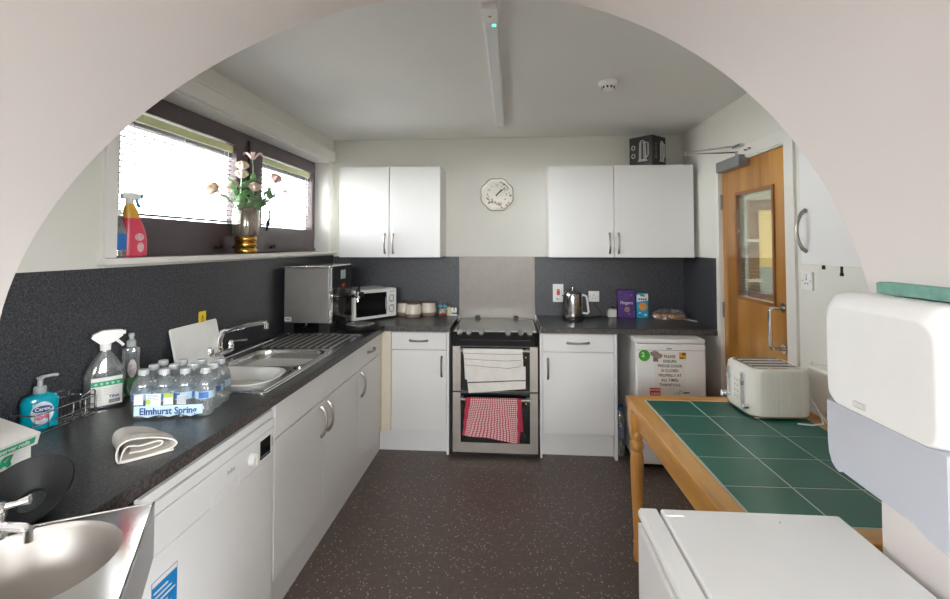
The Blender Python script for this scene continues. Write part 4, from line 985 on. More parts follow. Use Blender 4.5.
# ------------------------------------------------------------------ tiled table
TA = .0145; TM = Matrix.Translation((.6227, 2.324, 0)) @ Matrix.Rotation(TA, 4, 'Z')
t = thing('dining_table', 'honey pine table with a green tiled top against the right wall', 'table', (.95, 1.83, 0))
for y0, y1 in ((.003, .075), (-1.075, -1.003)):
    b = NB(); box(b, -.075, .675, y0, y1, .712, .752, .008, M=TM); obj('end_rail', b, PINE, t)
for x0, x1 in ((-.075, -.003), (.603, .675)):
    b = NB(); box(b, x0, x1, -1.075, .075, .713, .751, .008, M=TM); obj('side_rail', b, PINEY, t)
b = NB(); box(b, -.004, .604, -1.004, .004, .716, .7498, M=TM); g = obj('grout_bed', b, GROUT, t)
b = NB()
for i in range(3):
    for j in range(5): box(b, i*.2+.0028, i*.2+.1972, -j*.2-.1972, -j*.2-.0028, .740, .7508, .0009, 1, M=TM)
obj('green_tiles', b, TILE, g)
for x0, x1 in ((-.045, -.025), (.625, .645)):
    b = NB(); box(b, x0, x1, -1.0, 0, .62, .715, .003, M=TM); obj('side_apron', b, PINEY, t)
for y0, y1 in ((.018, .038), (-1.04, -1.02)):
    b = NB(); box(b, 0, .6, y0, y1, .62, .715, .003, M=TM); obj('end_apron', b, PINE, t)
prof = [(0, 0), (.016, 0), (.021, .02), (.020, .06), (.017, .075), (.022, .085), (.017, .095), (.020, .16), (.026, .30), (.030, .42), (.031, .47), (.026, .50), (.022, .505), (.030, .515), (.033, .53), (.030, .545), (.022, .555), (.031, .57), (.034, .585), (.030, .60), (.024, .607), (.024, .612)]
for (x, y) in ((-.035, .028), (.635, .028), (-.035, -1.03), (.635, -1.03)):
    b = NB(); lathe(b, prof, (x, y, 0), 24, TM); box(b, x-.033, x+.033, y-.033, y+.033, .600, .715, .004, M=TM); obj('leg', b, PINEZ, t)

# toaster
tx, ty = 1.113, 2.222
t = thing('toaster', 'cream four-slice toaster with ribbed sides standing on the green tiled table', 'toaster', (tx, ty, .7505), R(1.5), world=False)
def toast_loop(hx, hy, r, z, flute=0.):
    o = []; base = rrect(-hx, hx, -hy, hy, r, 10); n = len(base)
    for i in range(n):
        p, q = Vector(base[i]), Vector(base[(i+1) % n]); d = q-p; m = 66 if d.length > .08 else 1
        for k in range(m):
            s = p+d*(k/m); nn = Vector((d.y, -d.x)).normalized()
            a = flute*abs(math.sin(s.x*PI/.0115)) if abs(nn.y) > .55 else 0
            s = s-nn*a; o.append((s.x, s.y, z))
    return o
hx, hy = .128, .130
b = NB(); loft(b, [toast_loop(hx-.006, hy-.006, .05, .012, .002), toast_loop(hx-.001, hy-.001, .052, .018, .0024), toast_loop(hx, hy, .052, .05, .0024), toast_loop(hx-.002, hy-.002, .052, .16, .0024), toast_loop(hx-.006, hy-.006, .050, .196, .0018), toast_loop(hx-.012, hy-.012, .046, .2035), toast_loop(hx-.022, hy-.022, .040, .2045)], True, True); body = obj('toaster_body', b, CREAMT, t, ang=50)
b = NB(); loft(b, [toast_loop(hx-.010, hy-.010, .05, .008), toast_loop(hx-.003, hy-.003, .052, .0085), toast_loop(hx-.003, hy-.003, .052, .0135), toast_loop(hx-.010, hy-.010, .05, .014)], True, True); obj('base_trim', b, COPPER, t)
b = NB(); loft(b, [toast_loop(hx-.024, hy-.024, .038, .2045), toast_loop(hx-.025, hy-.025, .037, .2065), toast_loop(hx-.030, hy-.030, .034, .2068)], False, True); tp = obj('top_plate', b, STEELP, body)
b = NB()
for k in range(4): box(b, -.090, .090, -.079+.0475*k-.008+.008, -.079+.0475*k+.016, .2069, .2076)
obj('bread_slots', b, SLOT, tp)
b = NB()
for k in range(4):
    for s in (-.002, .018): box(b, -.092, .092, -.079+.0475*k+s-.0012, -.079+.0475*k+s+.0012, .2068, .2095)
obj('slot_guides', b, CHROME, tp)
MT = frame((-hx-.0005, 0, 0), (0, -1, 0), (0, 0, 1))
for s in (-.060, .060):
    b = NB(); prism(b, [(s+x, y) for x, y in rrect(-.0165, .0165, .043, .180, .016)], -.004, .0035, [[(s+x, y) for x, y in rrect(-.0125, .0125, .047, .176, .012)]], 'Z', MT); fr_ = obj('lever_surround', b, CHROME, body)
    b = NB(); prism(b, [(s+x, y) for x, y in rrect(-.009, .009, .049, .174, .008)], -.004, .001, (), 'Z', MT); obj('lever_track', b, mat('track_grey', (.45, .45, .45), .35, .3), fr_)
    b = NB(); box(b, s-.008, s+.008, .126, .150, .001, .012, .003, M=MT); obj('lever_knob', b, CHROME, body)
    b = NB(); cyl(b, (s+.035*(1 if s > 0 else -1)-.0*s, .048, .010), .012, .022, 'Z', 18, M=MT); box(b, s+.035*(1 if s > 0 else -1)-.002, s+.035*(1 if s > 0 else -1)+.002, .038, .058, .02, .024, M=MT); obj('browning_dial', b, CHROME, body)
b = NB()
for r_ in range(4):
    for c_ in range(2): cyl(b, (-.012+.024*c_, .062+.024*r_, .0), .0024, .003, 'Z', 10, M=MT); box(b, -.012+.024*c_-.002, -.012+.024*c_+.002, .070+.024*r_, .071+.024*r_, 0, .0012, M=MT)
obj('push_buttons', b, GREYM, body)
b = NB()
for x in (-.09, .09):
    for y in (-.095, .095): cyl(b, (x, y, .0046), .010, .009, 'Z', 12)
obj('toaster_feet', b, WHITEPL, t)
b = NB(); tube(b, [(.128, -.02, .10), (.150, -.05, .085), (.150, -.12, .03), (.13, -.17, .006), (.08, -.185, .0045), (.03, -.17, .0045)], .0032, 8); tube(b, [(.150, -.12, .03), (.150, -.16, .006)], .0032, 8); tube(b, [(.126, -.04, .11), (.165, .0, .125), (.205, .06, .16), (.262, .1, .19)], .0028, 8); obj('power_cord', b, WHITEPL, t)
b = NB(); box(b, 1.305, XR, 2.08, 2.26, .765, .945, .012, 3)
o = obj('wall_box', b, CREAMT, None, loc=(XR, 2.17, .765)); tag(o, 'plain cream plastic box fixed on the right wall behind the toaster', 'box')

# ------------------------------------------------------------------ white fridge at the right edge, hand towel dispenser
t = thing('small_fridge', 'small white fridge at the lower right, in front of the green tiled table', 'fridge', (.54, .92, 0))
b = NB(); box(b, .3505, .749, .64, 1.188, .03, .812, .004); obj('fridge_body', b, WHITEGL, t)
b = NB(); box(b, .3490, .752, .637, 1.192, .8125, .8500, .006, 3); tp = obj('fridge_top', b, WHITEGL, t)
b = NB(); box(b, .352, .395, 1.158, 1.182, .8495, .8525, .002); obj('hinge_cover', b, WHITEPL, tp)
b = NB(); cyl(b, (.60, 1.15, .8502), .0022, .0012, 'Z', 8); obj('screw_dot', b, GREYINK, tp)
b = NB()
prism(b, [(.2985, .03), (.2985, .815), (.306, .815), (.306, .829), (.2985, .832), (.2985, .842), (.304, .8492), (.340, .8492), (.3425, .846), (.3425, .03)], .637, 1.190, (), 'Y'); d = obj('fridge_door', b, WHITEGL, t)
b = NB(); box(b, .296, .3035, .66, 1.165, .805, .8185, .0025); obj('door_handle_lip', b, WHITEPL, d)
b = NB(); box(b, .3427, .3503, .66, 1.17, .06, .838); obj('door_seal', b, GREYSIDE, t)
b = NB(); box(b, .36, .74, .66, 1.17, 0, .031); obj('base_feet', b, BLACKPL, t)

t = thing('towel_dispenser', 'white paper hand towel dispenser with frosted lower half on the arch wall', 'dispenser', (.781, .95, 1.0))
def dl(x, y0, y1, z0, z1, r): return [(x, y, z) for y, z in rrect(y0, y1, z0, z1, r, 8)]
b = NB(); loft(b, [dl(.7805, .800, 1.098, 1.146, 1.372, .030), dl(.705, .800, 1.098, 1.146, 1.376, .034), dl(.684, .803, 1.095, 1.146, 1.372, .036), dl(.671, .810, 1.088, 1.147, 1.360, .036), dl(.6645, .822, 1.076, 1.150, 1.345, .034)], True, True); cv = obj('top_cover', b, WHITEPL, t, ang=60)
out = [(.801, 1.146), (1.097, 1.146), (1.097, 1.060), (1.094, 1.035), (1.085, 1.016), (1.072, 1.007), (1.062, 1.005), (1.060, 1.016), (1.052, 1.018), (1.046, 1.010), (.95, 1.006), (.87, 1.004), (.84, .992), (.801, .990)]
def sc(s, x): return [(x, .949+(y-.949)*s, 1.08+(z-1.08)*(s if z < 1.146 else 1)) for y, z in out]
b = NB(); loft(b, [sc(1, .7805), sc(1, .700), sc(.985, .682), sc(.955, .670)], True, True); obj('frosted_cover', b, FROST, t, ang=45)
b = NB(); box(b, .700, .770, .835, 1.055, 1.075, 1.140, .004); obj('paper_towels', b, PAPER, t)
b = NB(); box(b, .690, .6925, .830, 1.072, 1.118, 1.124); obj('inner_ledge', b, mat('pale_blue_grey', (.55, .60, .72), .5, var=.02), t)
MD = frame((.6642, .985, 1.166), (0, -1, 0), (0, 0, 1))
b = NB(); prism(b, rrect(-.016, .016, -.0065, .0065, .003), 0, .0012, (), 'Z', MD); lg = obj('maker_badge', b, mat('badge_grey', (.62, .62, .64), .4), cv)
text('TORK', .010, MD @ Matrix.Translation((0, 0, .0016)), PAPER, lg, bold=.0002)
b = NB(); lathe(b, [(0, 0), (.010, 0), (.010, .0012), (0, .0012)], (.728, .965, 1.3758), 20, sx=.6); obj('key_lock', b, GREYM, cv)
b = NB(); box(b, .735, .7805, .76, 1.035, 1.3765, 1.3995, .003); box(b, .733, .780, .765, 1.030, 1.3855, 1.3885, .001); box(b, .7335, .780, .762, 1.033, 1.394, 1.397, .001)
o = obj('paper_towel_bundle', b, TEAL, None, loc=(.758, .90, 1.377)); tag(o, 'teal folded paper towel bundle lying on top of the hand towel dispenser', 'paper towels')

# ------------------------------------------------------------------ left worktop things
def small_bottle(label):
    t = thing('water_bottle', label, 'bottle', (0, 0, .9003), world=False, group='water bottles in the shrink-wrapped pack')
    b = NB(); lathe(b, [(0, .010), (.012, .006), (.022, .0), (.028, .006), (.0298, .020), (.0278, .028), (.0298, .036), (.0280, .044), (.0298, .052), (.0298, .078), (.0275, .084), (.0298, .092), (.0285, .102), (.022, .116), (.013, .125), (.0115, .129), (.0115, .136)], seg=22); obj('bottle_body', b, PET, t)
    b = NB(); lathe(b, [(0, .130), (.0150, .130), (.0152, .143), (.0135, .146), (0, .146)], seg=16); obj('bottle_cap', b, CAPC, t)
    b = NB(); lathe(b, [(.0300, .054), (.0303, .0545), (.0303, .0765), (.0300, .077)], seg=22); lb = obj('bottle_label', b, PALEB, t)
    b = NB()
    for a in (0, 2.1, 4.2):
        n = 6
        for k in range(n):
            a0, a1 = a+k*.16, a+(k+1)*.16
            t2 = NB(); vs = [t2.verts.new((.0305*math.cos(q), .0305*math.sin(q), z)) for q, z in ((a0, .056), (a1, .056), (a1, .0755), (a0, .0755))]; t2.faces.new(vs); merge(b, t2)
    obj('label_print', b, BLUE, lb)
    return t
pr = Vector((.978, .208, 0)).normalized(); pd = Vector((-pr.y, pr.x, 0))
pk = Vector((-1.236, 1.545, .9003)); sp_ = .0655; PS = 1.065
proto = None
rows = ['front row', 'middle row', 'back row']; cols = ['leftmost', 'second from the left', 'third from the left', 'rightmost']
for j in range(3):
    for i in range(4):
        lab = 'small clear water bottle in the plastic-wrapped pack, %s, %s' % (rows[j], cols[i])
        p = pk+pr*(sp_*i)+pd*(sp_*j); p.z = .9003
        if proto is None: proto = small_bottle(lab); o = proto
        else: o = dup(proto, label=lab)
        o.location = p; o.rotation_euler = (0, 0, random.uniform(0, 6)); o.scale = (PS, PS, PS)
t = thing('pack_wrap', 'printed clear shrink film around the pack of small water bottles', 'plastic wrap', pk)
PW = frame((pk.x, pk.y, .9003), pr, (0, 0, 1))       # x along the front, y up, z towards the viewer (minus depth)
def wl(z, g, wob=0.):
    o = []; n = 0
    for x, d in rrect(-.0325-g, 3*sp_+.0325+g, -.0325-g, 2*sp_+.0325+g, .032, 8):
        o.append(pk+pr*x+pd*d+Vector((0, 0, z)))
    return o
b = NB(); loft(b, [wl(.012, .0006), wl(.02, .0018), wl(.05, .0022), wl(.085, .0020), wl(.094, .0005)]); wr = obj('film', b, WRAP, t)
def pf(x, z, o_=0.): return PW @ Vector((x, z, .0352+o_))
b = NB()
t2 = NB(); gx = [-.010+.212*k/28 for k in range(29)]
lo = [t2.verts.new(pf(x, .004+.008*abs(math.cos((x)/sp_*PI)), .0)) for x in gx]; hi = [t2.verts.new(pf(x, .043, .0)) for x in gx]
for k in range(28): t2.faces.new((lo[k], lo[k+1], hi[k+1], hi[k]))
merge(b, t2); obj('print_panel', b, PALEB, wr)
text('Elmhurst Spring', .0315, PW @ Matrix.Translation((.096, .0250, .0380)), NAVY, wr, 'lettering', sx=.88, bold=.0006)
b = NB()
for (x0, x1, z0, z1) in ((-.010, .018, .047, .080), (.026, .072, .043, .082), (.080, .110, .045, .08)):
    box(b, x0, x1, z0, z1, .0352, .0355, M=PW)
box(b, .122, .150, .045, .074, .0352, .0355, M=PW); obj('white_print', b, mat('film_print_white', (.70, .74, .76), .5, var=.08, vscale=150), wr)
b = NB(); cyl(b, (.034, .055, .0359), .008, .0006, 'Z', 16, M=PW); cyl(b, (.095, .075, .0359), .008, .0006, 'Z', 16, M=PW); box(b, .08, .11, .068, .082, .0355, .0358, M=PW); obj('lime_print', b, LIMEG, wr)
b = NB()
for k in range(9): box(b, .1235+.003*k, .1235+.003*k+.0011+.0007*(k % 2), .047, .072, .0355, .0358, M=PW)
for k in range(4): box(b, .030, .066-.006*(k % 2), .062+.005*k, .0635+.005*k, .0355, .0358, M=PW)
obj('grey_print', b, GREYINK, wr)

# folded cloth
cs = Vector((.66, .75, 0)).normalized(); cd = Vector((-.75, .66, 0)).normalized(); c0 = Vector((-1.034, 1.196, .9003))
prof = [(.030, .020), (.060, .016), (.098, .018), (.108, .026), (.095, .034), (.055, .033), (.025, .040), (.012, .030), (.006, .014), (.010, .006), (.05, .0045), (.10, .005), (.128, .008), (.138, .018), (.128, .030), (.100, .042), (.06, .052), (.025, .055), (.002, .046), (-.006, .028), (-.004, .008), (.010, .0015), (.06, .0012), (.125, .0014)]
def catm(P, t):
    n = len(P)-1; k = min(int(t*n), n-1); f = t*n-k
    p = [Vector((*P[max(0, min(n, k+i))], 0)) for i in (-1, 0, 1, 2)]
    return .5*((2*p[1])+(-p[0]+p[2])*f+(2*p[0]-5*p[1]+4*p[2]-p[3])*f*f+(-p[0]+3*p[1]-3*p[2]+p[3])*f**3)
def fcl(u, v):
    q = catm(prof, v); z = max(q.y, .0012)
    z *= 1-.22*u+.05*math.sin(7*u+9*v)
    w = .012*math.sin(3.1*u+1)*(.4+.6*v)
    return c0+cs*(q.x*(1.0-.25*u)+w+.03*u)+cd*(.155*u+.008*math.sin(12*v)*(1-u))+Vector((0, 0, max(z, .0012)))
b = NB(); sheet(b, fcl, 26, 90, .0035)
o = obj('dish_cloth', b, CLOTHG, None, loc=c0+cs*.06+cd*.07, ang=80); tag(o, 'folded off-white terry cloth lying on the worktop in front of the water pack', 'cloth')

# wire basket and soap
t = thing('wire_basket', 'small chrome wire basket holding blue soap at the splashback', 'basket', (-1.465, 1.46, .9))
bx0, bx1, by0, by1 = -1.508, -1.420, 1.350, 1.565
b = NB()
for z in (.9035, .930, .962):
    tube(b, [(x, y, z) for x, y in rrect(bx0, bx1, by0, by1, .010, 3)], .0016 if z < .96 else .0022, 6, True)
obj('wire_rings', b, CHROME, t)
b = NB()
for k in range(6):
    y = by0+(by1-by0)*k/5
    tube(b, [(bx1, y, .962), (bx1, y, .9035), (bx0, y, .9035), (bx0, y, .962)], .0014, 6)
for k in range(1, 4): tube(b, [(bx0+(bx1-bx0)*k/4, by0, .9035), (bx0+(bx1-bx0)*k/4, by1, .9035)], .0014, 6)
obj('upright_wires', b, CHROME, t)
b = NB(); tube(b, [(bx1+.002, 1.500, .915), (bx1+.002, 1.500, .960), (bx1+.002, 1.506, .972), (bx1+.002, 1.548, .985), (bx1+.002, 1.556, .978), (bx1+.002, 1.556, .915)], .0024, 8); tube(b, [(bx0, 1.50, .962), (bx0, 1.50, .985), (bx0, 1.55, .985), (bx0, 1.55, .962)], .0018, 6); obj('wire_hoop', b, CHROME, t)

def ellip(cx, cy, rx, ry, z, n=32, p=2.6): return oval(cx, cy, rx, ry, z, n, p)
t = thing('soap_bottle', 'turquoise pump bottle of hand soap standing in the wire basket', 'soap bottle', (-1.464, 1.405, .9057), R(62), world=False)
b = NB(); loft(b, [ellip(0, 0, .040, .020, 0), ellip(0, 0, .046, .0255, .006), ellip(0, 0, .045, .0255, .05), ellip(0, 0, .047, .026, .085), ellip(0, 0, .040, .024, .100), ellip(0, 0, .020, .016, .108), ellip(0, 0, .014, .014, .110)], True, True); obj('soap_body', b, SOAP, t, ang=50)
b = NB(); lathe(b, [(0, .108), (.0165, .108), (.0165, .126), (.014, .129), (0, .129)], seg=20); pm = obj('pump_collar', b, CAPC, t)
b = NB(); lathe(b, [(0, .128), (.007, .128), (.007, .15), (.011, .153), (.011, .158), (0, .160)], seg=16); tube(b, [(0, 0, .157), (.03, -.006, .159), (.042, -.008, .157)], .0048, 8); obj('pump_head', b, CAPC, pm)
ML = frame((0, -.0262, .052), (1, 0, 0), (0, 0, 1))
b = NB(); prism(b, [(.028*math.cos(a), .034*math.sin(a)) for a in [2*PI*k/28 for k in range(28)]], -.001, .0008, (), 'Z', ML); lb = obj('soap_label', b, mat('soap_label_pale', (.62, .66, .75), .4, var=.15, vscale=90), t)
b = NB(); prism(b, [(.024*math.cos(a), .012+.010*math.sin(a)) for a in [2*PI*k/24 for k in range(24)]], .0008, .0014, (), 'Z', ML); obj('label_oval', b, NAVY, lb)
text('Carex', .015, ML @ Matrix.Translation((0, .012, .0018)), PAPER, lb, bold=.0003)
b = NB(); ball(b, (-.006, -.014, .001), .009, (1.2, .8, .1), 10, ML); ball(b, (.010, -.012, .001), .007, (1, 1, .1), 10, ML); obj('label_motif', b, mat('motif_pink', (.55, .16, .25), .5, var=.3, vscale=120), lb)

# spray bottle
t = thing('spray_bottle', 'clear trigger spray bottle with white head and green-banded label, beside the basket', 'spray bottle', (-1.446, 1.625, .9005), R(52), world=False); t.scale = (.94, .94, .94)
b = NB(); loft(b, [ellip(0, 0, .056, .026, 0), ellip(0, 0, .062, .031, .006), ellip(0, 0, .060, .030, .06), ellip(0, 0, .065, .032, .115), ellip(0, 0, .058, .030, .140), ellip(0, 0, .036, .024, .180), ellip(0, 0, .018, .016, .205), ellip(0, 0, .014, .014, .212), ellip(0, 0, .014, .014, .225)], True, True); obj('bottle_body', b, PET, t, ang=50)
b = NB(); loft(b, [ellip(0, 0, .052, .024, .004), ellip(0, 0, .056, .027, .01), ellip(0, 0, .055, .026, .06), ellip(0, 0, .055, .027, .10)], True, True); obj('clear_liquid', b, clear('clear_liquid', (.80, .83, .83), .2, .05, .5, .1, (.6, .63, .63)), t)
b = NB(); tube(b, [(0, 0, .02), (.004, 0, .12), (0, 0, .22)], .0028, 8); obj('dip_tube', b, CAPC, t)
b = NB(); lathe(b, [(0, .212), (.017, .212), (.018, .236), (.014, .24), (0, .24)], seg=20)
loft(b, [[(x, y*.016, z) for x, y, z in ((-.046, -1, .262), (-.046, 1, .262), (-.040, .8, .274), (-.040, -.8, .274))], [(x, y*.018, z) for x, y, z in ((-.02, -1, .238), (-.02, 1, .238), (-.012, .8, .287), (-.012, -.8, .287))], [(x, y*.018, z) for x, y, z in ((.02, -1, .240), (.02, 1, .240), (.02, .8, .287), (.02, -.8, .287))], [(x, y*.013, z) for x, y, z in ((.052, -1, .262), (.052, 1, .262), (.052, .8, .284), (.052, -.8, .284))]], True, True)
cyl(b, (.056, 0, .273), .008, .012, 'X', 12); hd = obj('spray_head', b, WHITEPL, t)
b = NB(); tube(b, [(.026, 0, .262), (.036, 0, .245), (.052, 0, .228), (.056, 0, .222)], .006, 8, rs=[.006, .006, .005, .006]); obj('trigger', b, WHITEPL, hd)
ML = frame((.004, -.0318, .062), (1, 0, 0), (0, 0, 1))
def lab_sheet(z, x0, x1, y0, y1, k=2.2): 
    t2 = NB(); n = 10; A = [t2.verts.new(ML @ Vector((x0+(x1-x0)*i/n, y0, z-k*(x0+(x1-x0)*i/n)**2))) for i in range(n+1)]; B = [t2.verts.new(ML @ Vector((x0+(x1-x0)*i/n, y1, z-k*(x0+(x1-x0)*i/n)**2))) for i in range(n+1)]
    for i in range(n): t2.faces.new((A[i], A[i+1], B[i+1], B[i]))
    return t2
b = NB(); merge(b, lab_sheet(.002, -.050, .046, -.050, .054)); lb = obj('spray_label', b, PAPER, t)
b = NB(); merge(b, lab_sheet(.0026, -.050, .046, .022, .040)); bd_ = obj('green_band', b, GREEN, lb)
b = NB()
for k in range(5): cyl(b, (-.036+.017*k, .031, .0022), .005, .0012, 'Z', 10, M=ML)
obj('band_symbols', b, mat('band_pale', (.35, .60, .47), .5), lb)
b = NB()
for k in range(7): merge(b, lab_sheet(.0026, -.042, -.020, -.028+.006*k, -.0265+.006*k))
obj('label_column', b, mat('print_palegrey', (.50, .52, .52), .6), lb)
b = NB()
for k in range(5): merge(b, lab_sheet(.0026, -.012, .026-.005*(k % 2), -.012+.006*k, -.0105+.006*k))
obj('label_lines', b, mat('print_palegrey', (.50, .52, .52), .6), lb)
b = NB()
for k in range(10): merge(b, lab_sheet(.0026, .004+.0036*k, .0062+.0036*k, -.044, -.030))
obj('barcode', b, INK, lb)
text('TINA', .014, ML @ Matrix.Translation((.020, -.020, .0022)), NAVY, lb, bold=.0004)

# washing-up liquid
t = thing('washing_up_liquid', 'half empty clear bottle of green washing-up liquid behind the water pack', 'bottle', (-1.454, 1.752, .9005), R(40), world=False)
b = NB(); loft(b, [ellip(0, 0, .026, .018, 0), ellip(0, 0, .032, .022, .006), ellip(0, 0, .031, .021, .08), ellip(0, 0, .027, .019, .12), ellip(0, 0, .0285, .020, .16), ellip(0, 0, .029, .020, .178), ellip(0, 0, .018, .015, .186), ellip(0, 0, .011, .011, .190)], True, True); obj('bottle_body', b, PET, t, ang=50)
b = NB(); loft(b, [ellip(0, 0, .025, .017, .002), ellip(0, 0, .031, .021, .008), ellip(0, 0, .030, .020, .065), ellip(0, 0, .0295, .0195, .072)], True, True); obj('green_liquid', b, WUL, t)
b = NB(); lathe(b, [(0, .186), (.0155, .186), (.0155, .206), (.012, .210), (.008, .213), (.008, .222), (.0105, .226), (.0095, .236), (0, .238)], seg=20); obj('flip_cap', b, CAPC, t)
b = NB(); MLb = frame((0, -.0205, .105), (1, 0, 0), (0, 0, 1)); prism(b, [(.014*math.cos(a)+.004, .034*math.sin(a)) for a in [2*PI*k/20 for k in range(20)]], -.0005, .0012, (), 'Z', MLb); lb = obj('side_label', b, mat('label_mauve', (.62, .55, .55), .45, var=.25, vscale=90), t)
b = NB(); cyl(b, (-.022, -.03, -.001), .007, .002, 'Z', 12, M=MLb); obj('lime_dot', b, LIMEG, lb)

# glove box with lid
t = thing('carton', 'white and green printed carton with tilted lid at the far left of the worktop', 'box', (-1.36, 1.165, .9))
b = NB(); box(b, -1.430, -1.287, 1.108, 1.216, .9005, .960, .001, 1); obj('carton_body', b, PAPER, t)
ML_ = Matrix.Translation((-1.284, 1.165, .968)) @ Matrix.Rotation(R(16), 4, 'Y')
b = NB(); box(b, -.150, .012, -.057, .062, -.003, .004, .001, 1, M=ML_); box(b, .008, .012, -.057, .062, -.030, .003, .001, 1, M=ML_); ld = obj('carton_lid', b, PAPER, t)
MF = ML_ @ frame((.0122, .0, -.013), (0, 1, 0), (0, 0, 1))
b = NB(); box(b, -.055, .050, -.009, .009, 0, .0006, M=MF); gb = obj('green_strip', b, GREEN, ld)
text('server rolls', .0165, MF @ Matrix.Translation((-.002, 0, .0008)), PAPER, ld, bold=.0002)
MF2 = frame((-1.2868, 1.165, .926), (0, 1, 0), (0, 0, 1))
b = NB(); tube(b, [(-.030, -.016, 0), (-.022, 0, 0), (-.010, .006, 0), (.0, .004, 0), (-.006, -.004, 0), (-.018, -.014, 0)], .005, 6, M=MF2, flat=.3); ball(b, (-.026, -.010, 0), .009, (1.2, .8, .12), 8, MF2); ball(b, (-.008, -.014, 0), .008, (1, 1, .12), 8, MF2); tube(b, [(-.006, .004, 0), (.006, .014, 0), (.012, .010, 0)], .0025, 6, M=MF2, flat=.4); obj('printed_motif', b, GREEN, t)
b = NB(); box(b, .010, .040, -.002, 0, 0, .0005, M=MF2); box(b, .010, .034, -.010, -.008, 0, .0005, M=MF2); obj('print_lines', b, PALEB, t)

# black flared bowl
t = thing('flared_bowl', 'charcoal plastic flared bowl with hole in its middle, behind the basin tap', 'bowl', (-1.042, .972, .9003), 0, world=False); t.scale = (.84, .84, .84)
b = NB(); lathe(b, [(.030, 0), (.055, 0), (.060, .004), (.100, .046), (.104, .049), (.102, .0525), (.097, .050), (.040, .013), (.036, .011), (.032, .009), (.030, .0)], seg=48, M=Matrix.Translation((0, 0, .0535)) @ Matrix.Rotation(R(35), 4, Vector((.985, .20, 0))) @ Matrix.Translation((0, 0, -.049))); obj('bowl_body', b, BOWLBLK, t)

# ------------------------------------------------------------------ hand basin in front
ca = Vector((-.754, .982, .93)); BU, BV = Vector((-.866, -.5, 0)), Vector((.5, -.866, 0))
BM = Matrix(((BU.x, BV.x, 0, ca.x), (BU.y, BV.y, 0, ca.y), (0, 0, 1, ca.z), (0, 0, 0, 1)))
t = thing('hand_basin', 'stainless steel corner hand basin with round bowl at the lower left', 'basin', (ca.x-.1, ca.y-.25, 0))
bo = rect(0, .34, 0, .36); hole = circ(.166, .145, .135, 56)
b = NB(); prism(b, bo, -.003, 0, [hole], 'Z', BM)
obj('basin_deck', b, STEELP, t, label='polished steel deck')
b = NB(); prism(b, bo, -.115, -.0025, [rect(.004, .336, .004, .356)], 'Z', BM); obj('basin_apron', b, mat('apron_steel', (.60, .60, .62), .28, 1., var=.03), t)
b = NB(); tube(b, [BM @ Vector((x, y, -.001)) for x, y in rrect(.001, .339, .001, .359, .002, 2)], .0028, 8, True); obj('basin_rim', b, CHROME, t)
b = NB(); lathe(b, [(.135, 0), (.1335, -.003), (.131, -.010), (.126, -.04), (.112, -.075), (.085, -.100), (.05, -.112), (.022, -.115), (0, -.115)], (.166, .145, 0), 56, BM); obj('basin_bowl', b, STEELB, t, ang=60)
b = NB(); lathe(b, [(0, .0), (.026, 0), (.026, .002), (.018, .0025), (.016, .001), (0, .001)], (.166, .145, -.115), 24, BM); obj('basin_waste', b, CHROME, t)
b = NB(); box(b, .335, .70, .10, .26, -.10, -.03, M=BM); obj('wall_bracket', b, GREYM, t)
b = NB(); cyl(b, (.166, .145, -.522), .02, .815, 'Z', 16, M=BM); obj('waste_pipe', b, WHITEPL, t)
t = thing('basin_tap', 'small chrome lever tap standing on the hand basin deck', 'tap', (-.955, .842, .93))
b = NB(); lathe(b, [(0, .0005), (.018, .0005), (.018, .005), (.0125, .008), (.0125, .036), (.0145, .039), (.0145, .045), (0, .046)], (-.955, .842, .93), 20); obj('tap_column', b, CHROME, t)
b = NB(); tube(b, [(-.955, .842, .950), (-.920, .836, .956), (-.888, .832, .957), (-.878, .831, .953)], .0085, 12); cyl(b, (-.877, .8305, .946), .0095, .022, 'Z', 14); obj('tap_spout', b, CHROME, t)
b = NB(); lathe(b, [(0, .046), (.012, .046), (.013, .058), (.009, .064), (0, .065)], (-.955, .842, .93), 18); tube(b, [(-.955, .842, .984), (-.932, .855, .986), (-.914, .865, .990)], .006, 10, rs=[.0065, .0055, .009]); obj('tap_lever', b, CHROME, t)

# ------------------------------------------------------------------ on the window sill
SZ = 1.4255
t = thing('cleaning_spray', 'pink and yellow trigger cleaning spray on the window sill', 'spray bottle', (-1.572, 1.895, SZ), R(75), world=False)
b = NB(); loft(b, [ellip(0, 0, .044, .022, 0), ellip(0, 0, .050, .026, .008), ellip(0, 0, .050, .026, .07), ellip(-.004, 0, .044, .025, .115), ellip(-.012, 0, .032, .021, .160)], True, True); obj('bottle_body', b, PINK, t, ang=50)
b = NB(); loft(b, [ellip(-.012, 0, .032, .021, .160), ellip(-.018, 0, .026, .018, .195), ellip(-.022, 0, .017, .014, .215), ellip(-.022, 0, .013, .013, .222)], True, True); obj('bottle_shoulder', b, mat('shoulder_yellow', (.72, .42, .06), .35, var=.05), t, ang=50)
b = NB(); lathe(b, [(0, .220), (.015, .220), (.016, .240), (0, .241)], (-.022, 0, 0), 16); box(b, -.055, .018, -.012, .012, .240, .262, .004); cyl(b, (.024, 0, .252), .007, .012, 'X', 10); hd = obj('spray_head', b, WHITEPL, t)
b = NB(); tube(b, [(.004, 0, .242), (.010, 0, .225), (.020, 0, .205)], .006, 8); box(b, .018, .030, -.010, .010, .243, .261, .003); obj('blue_trigger', b, mat('trigger_blue', (.04, .22, .42), .4), hd)
MLp = frame((.004, -.0262, .07), (1, 0, 0), (0, 0, 1)); b = NB(); ball(b, (.0, .012, 0), .018, (1.1, .9, .06), 10, MLp); ball(b, (.006, -.030, 0), .014, (1.0, 1.5, .06), 10, MLp); obj('pale_print', b, mat('print_palepink', (.72, .45, .48), .5, var=.2, vscale=90), t)
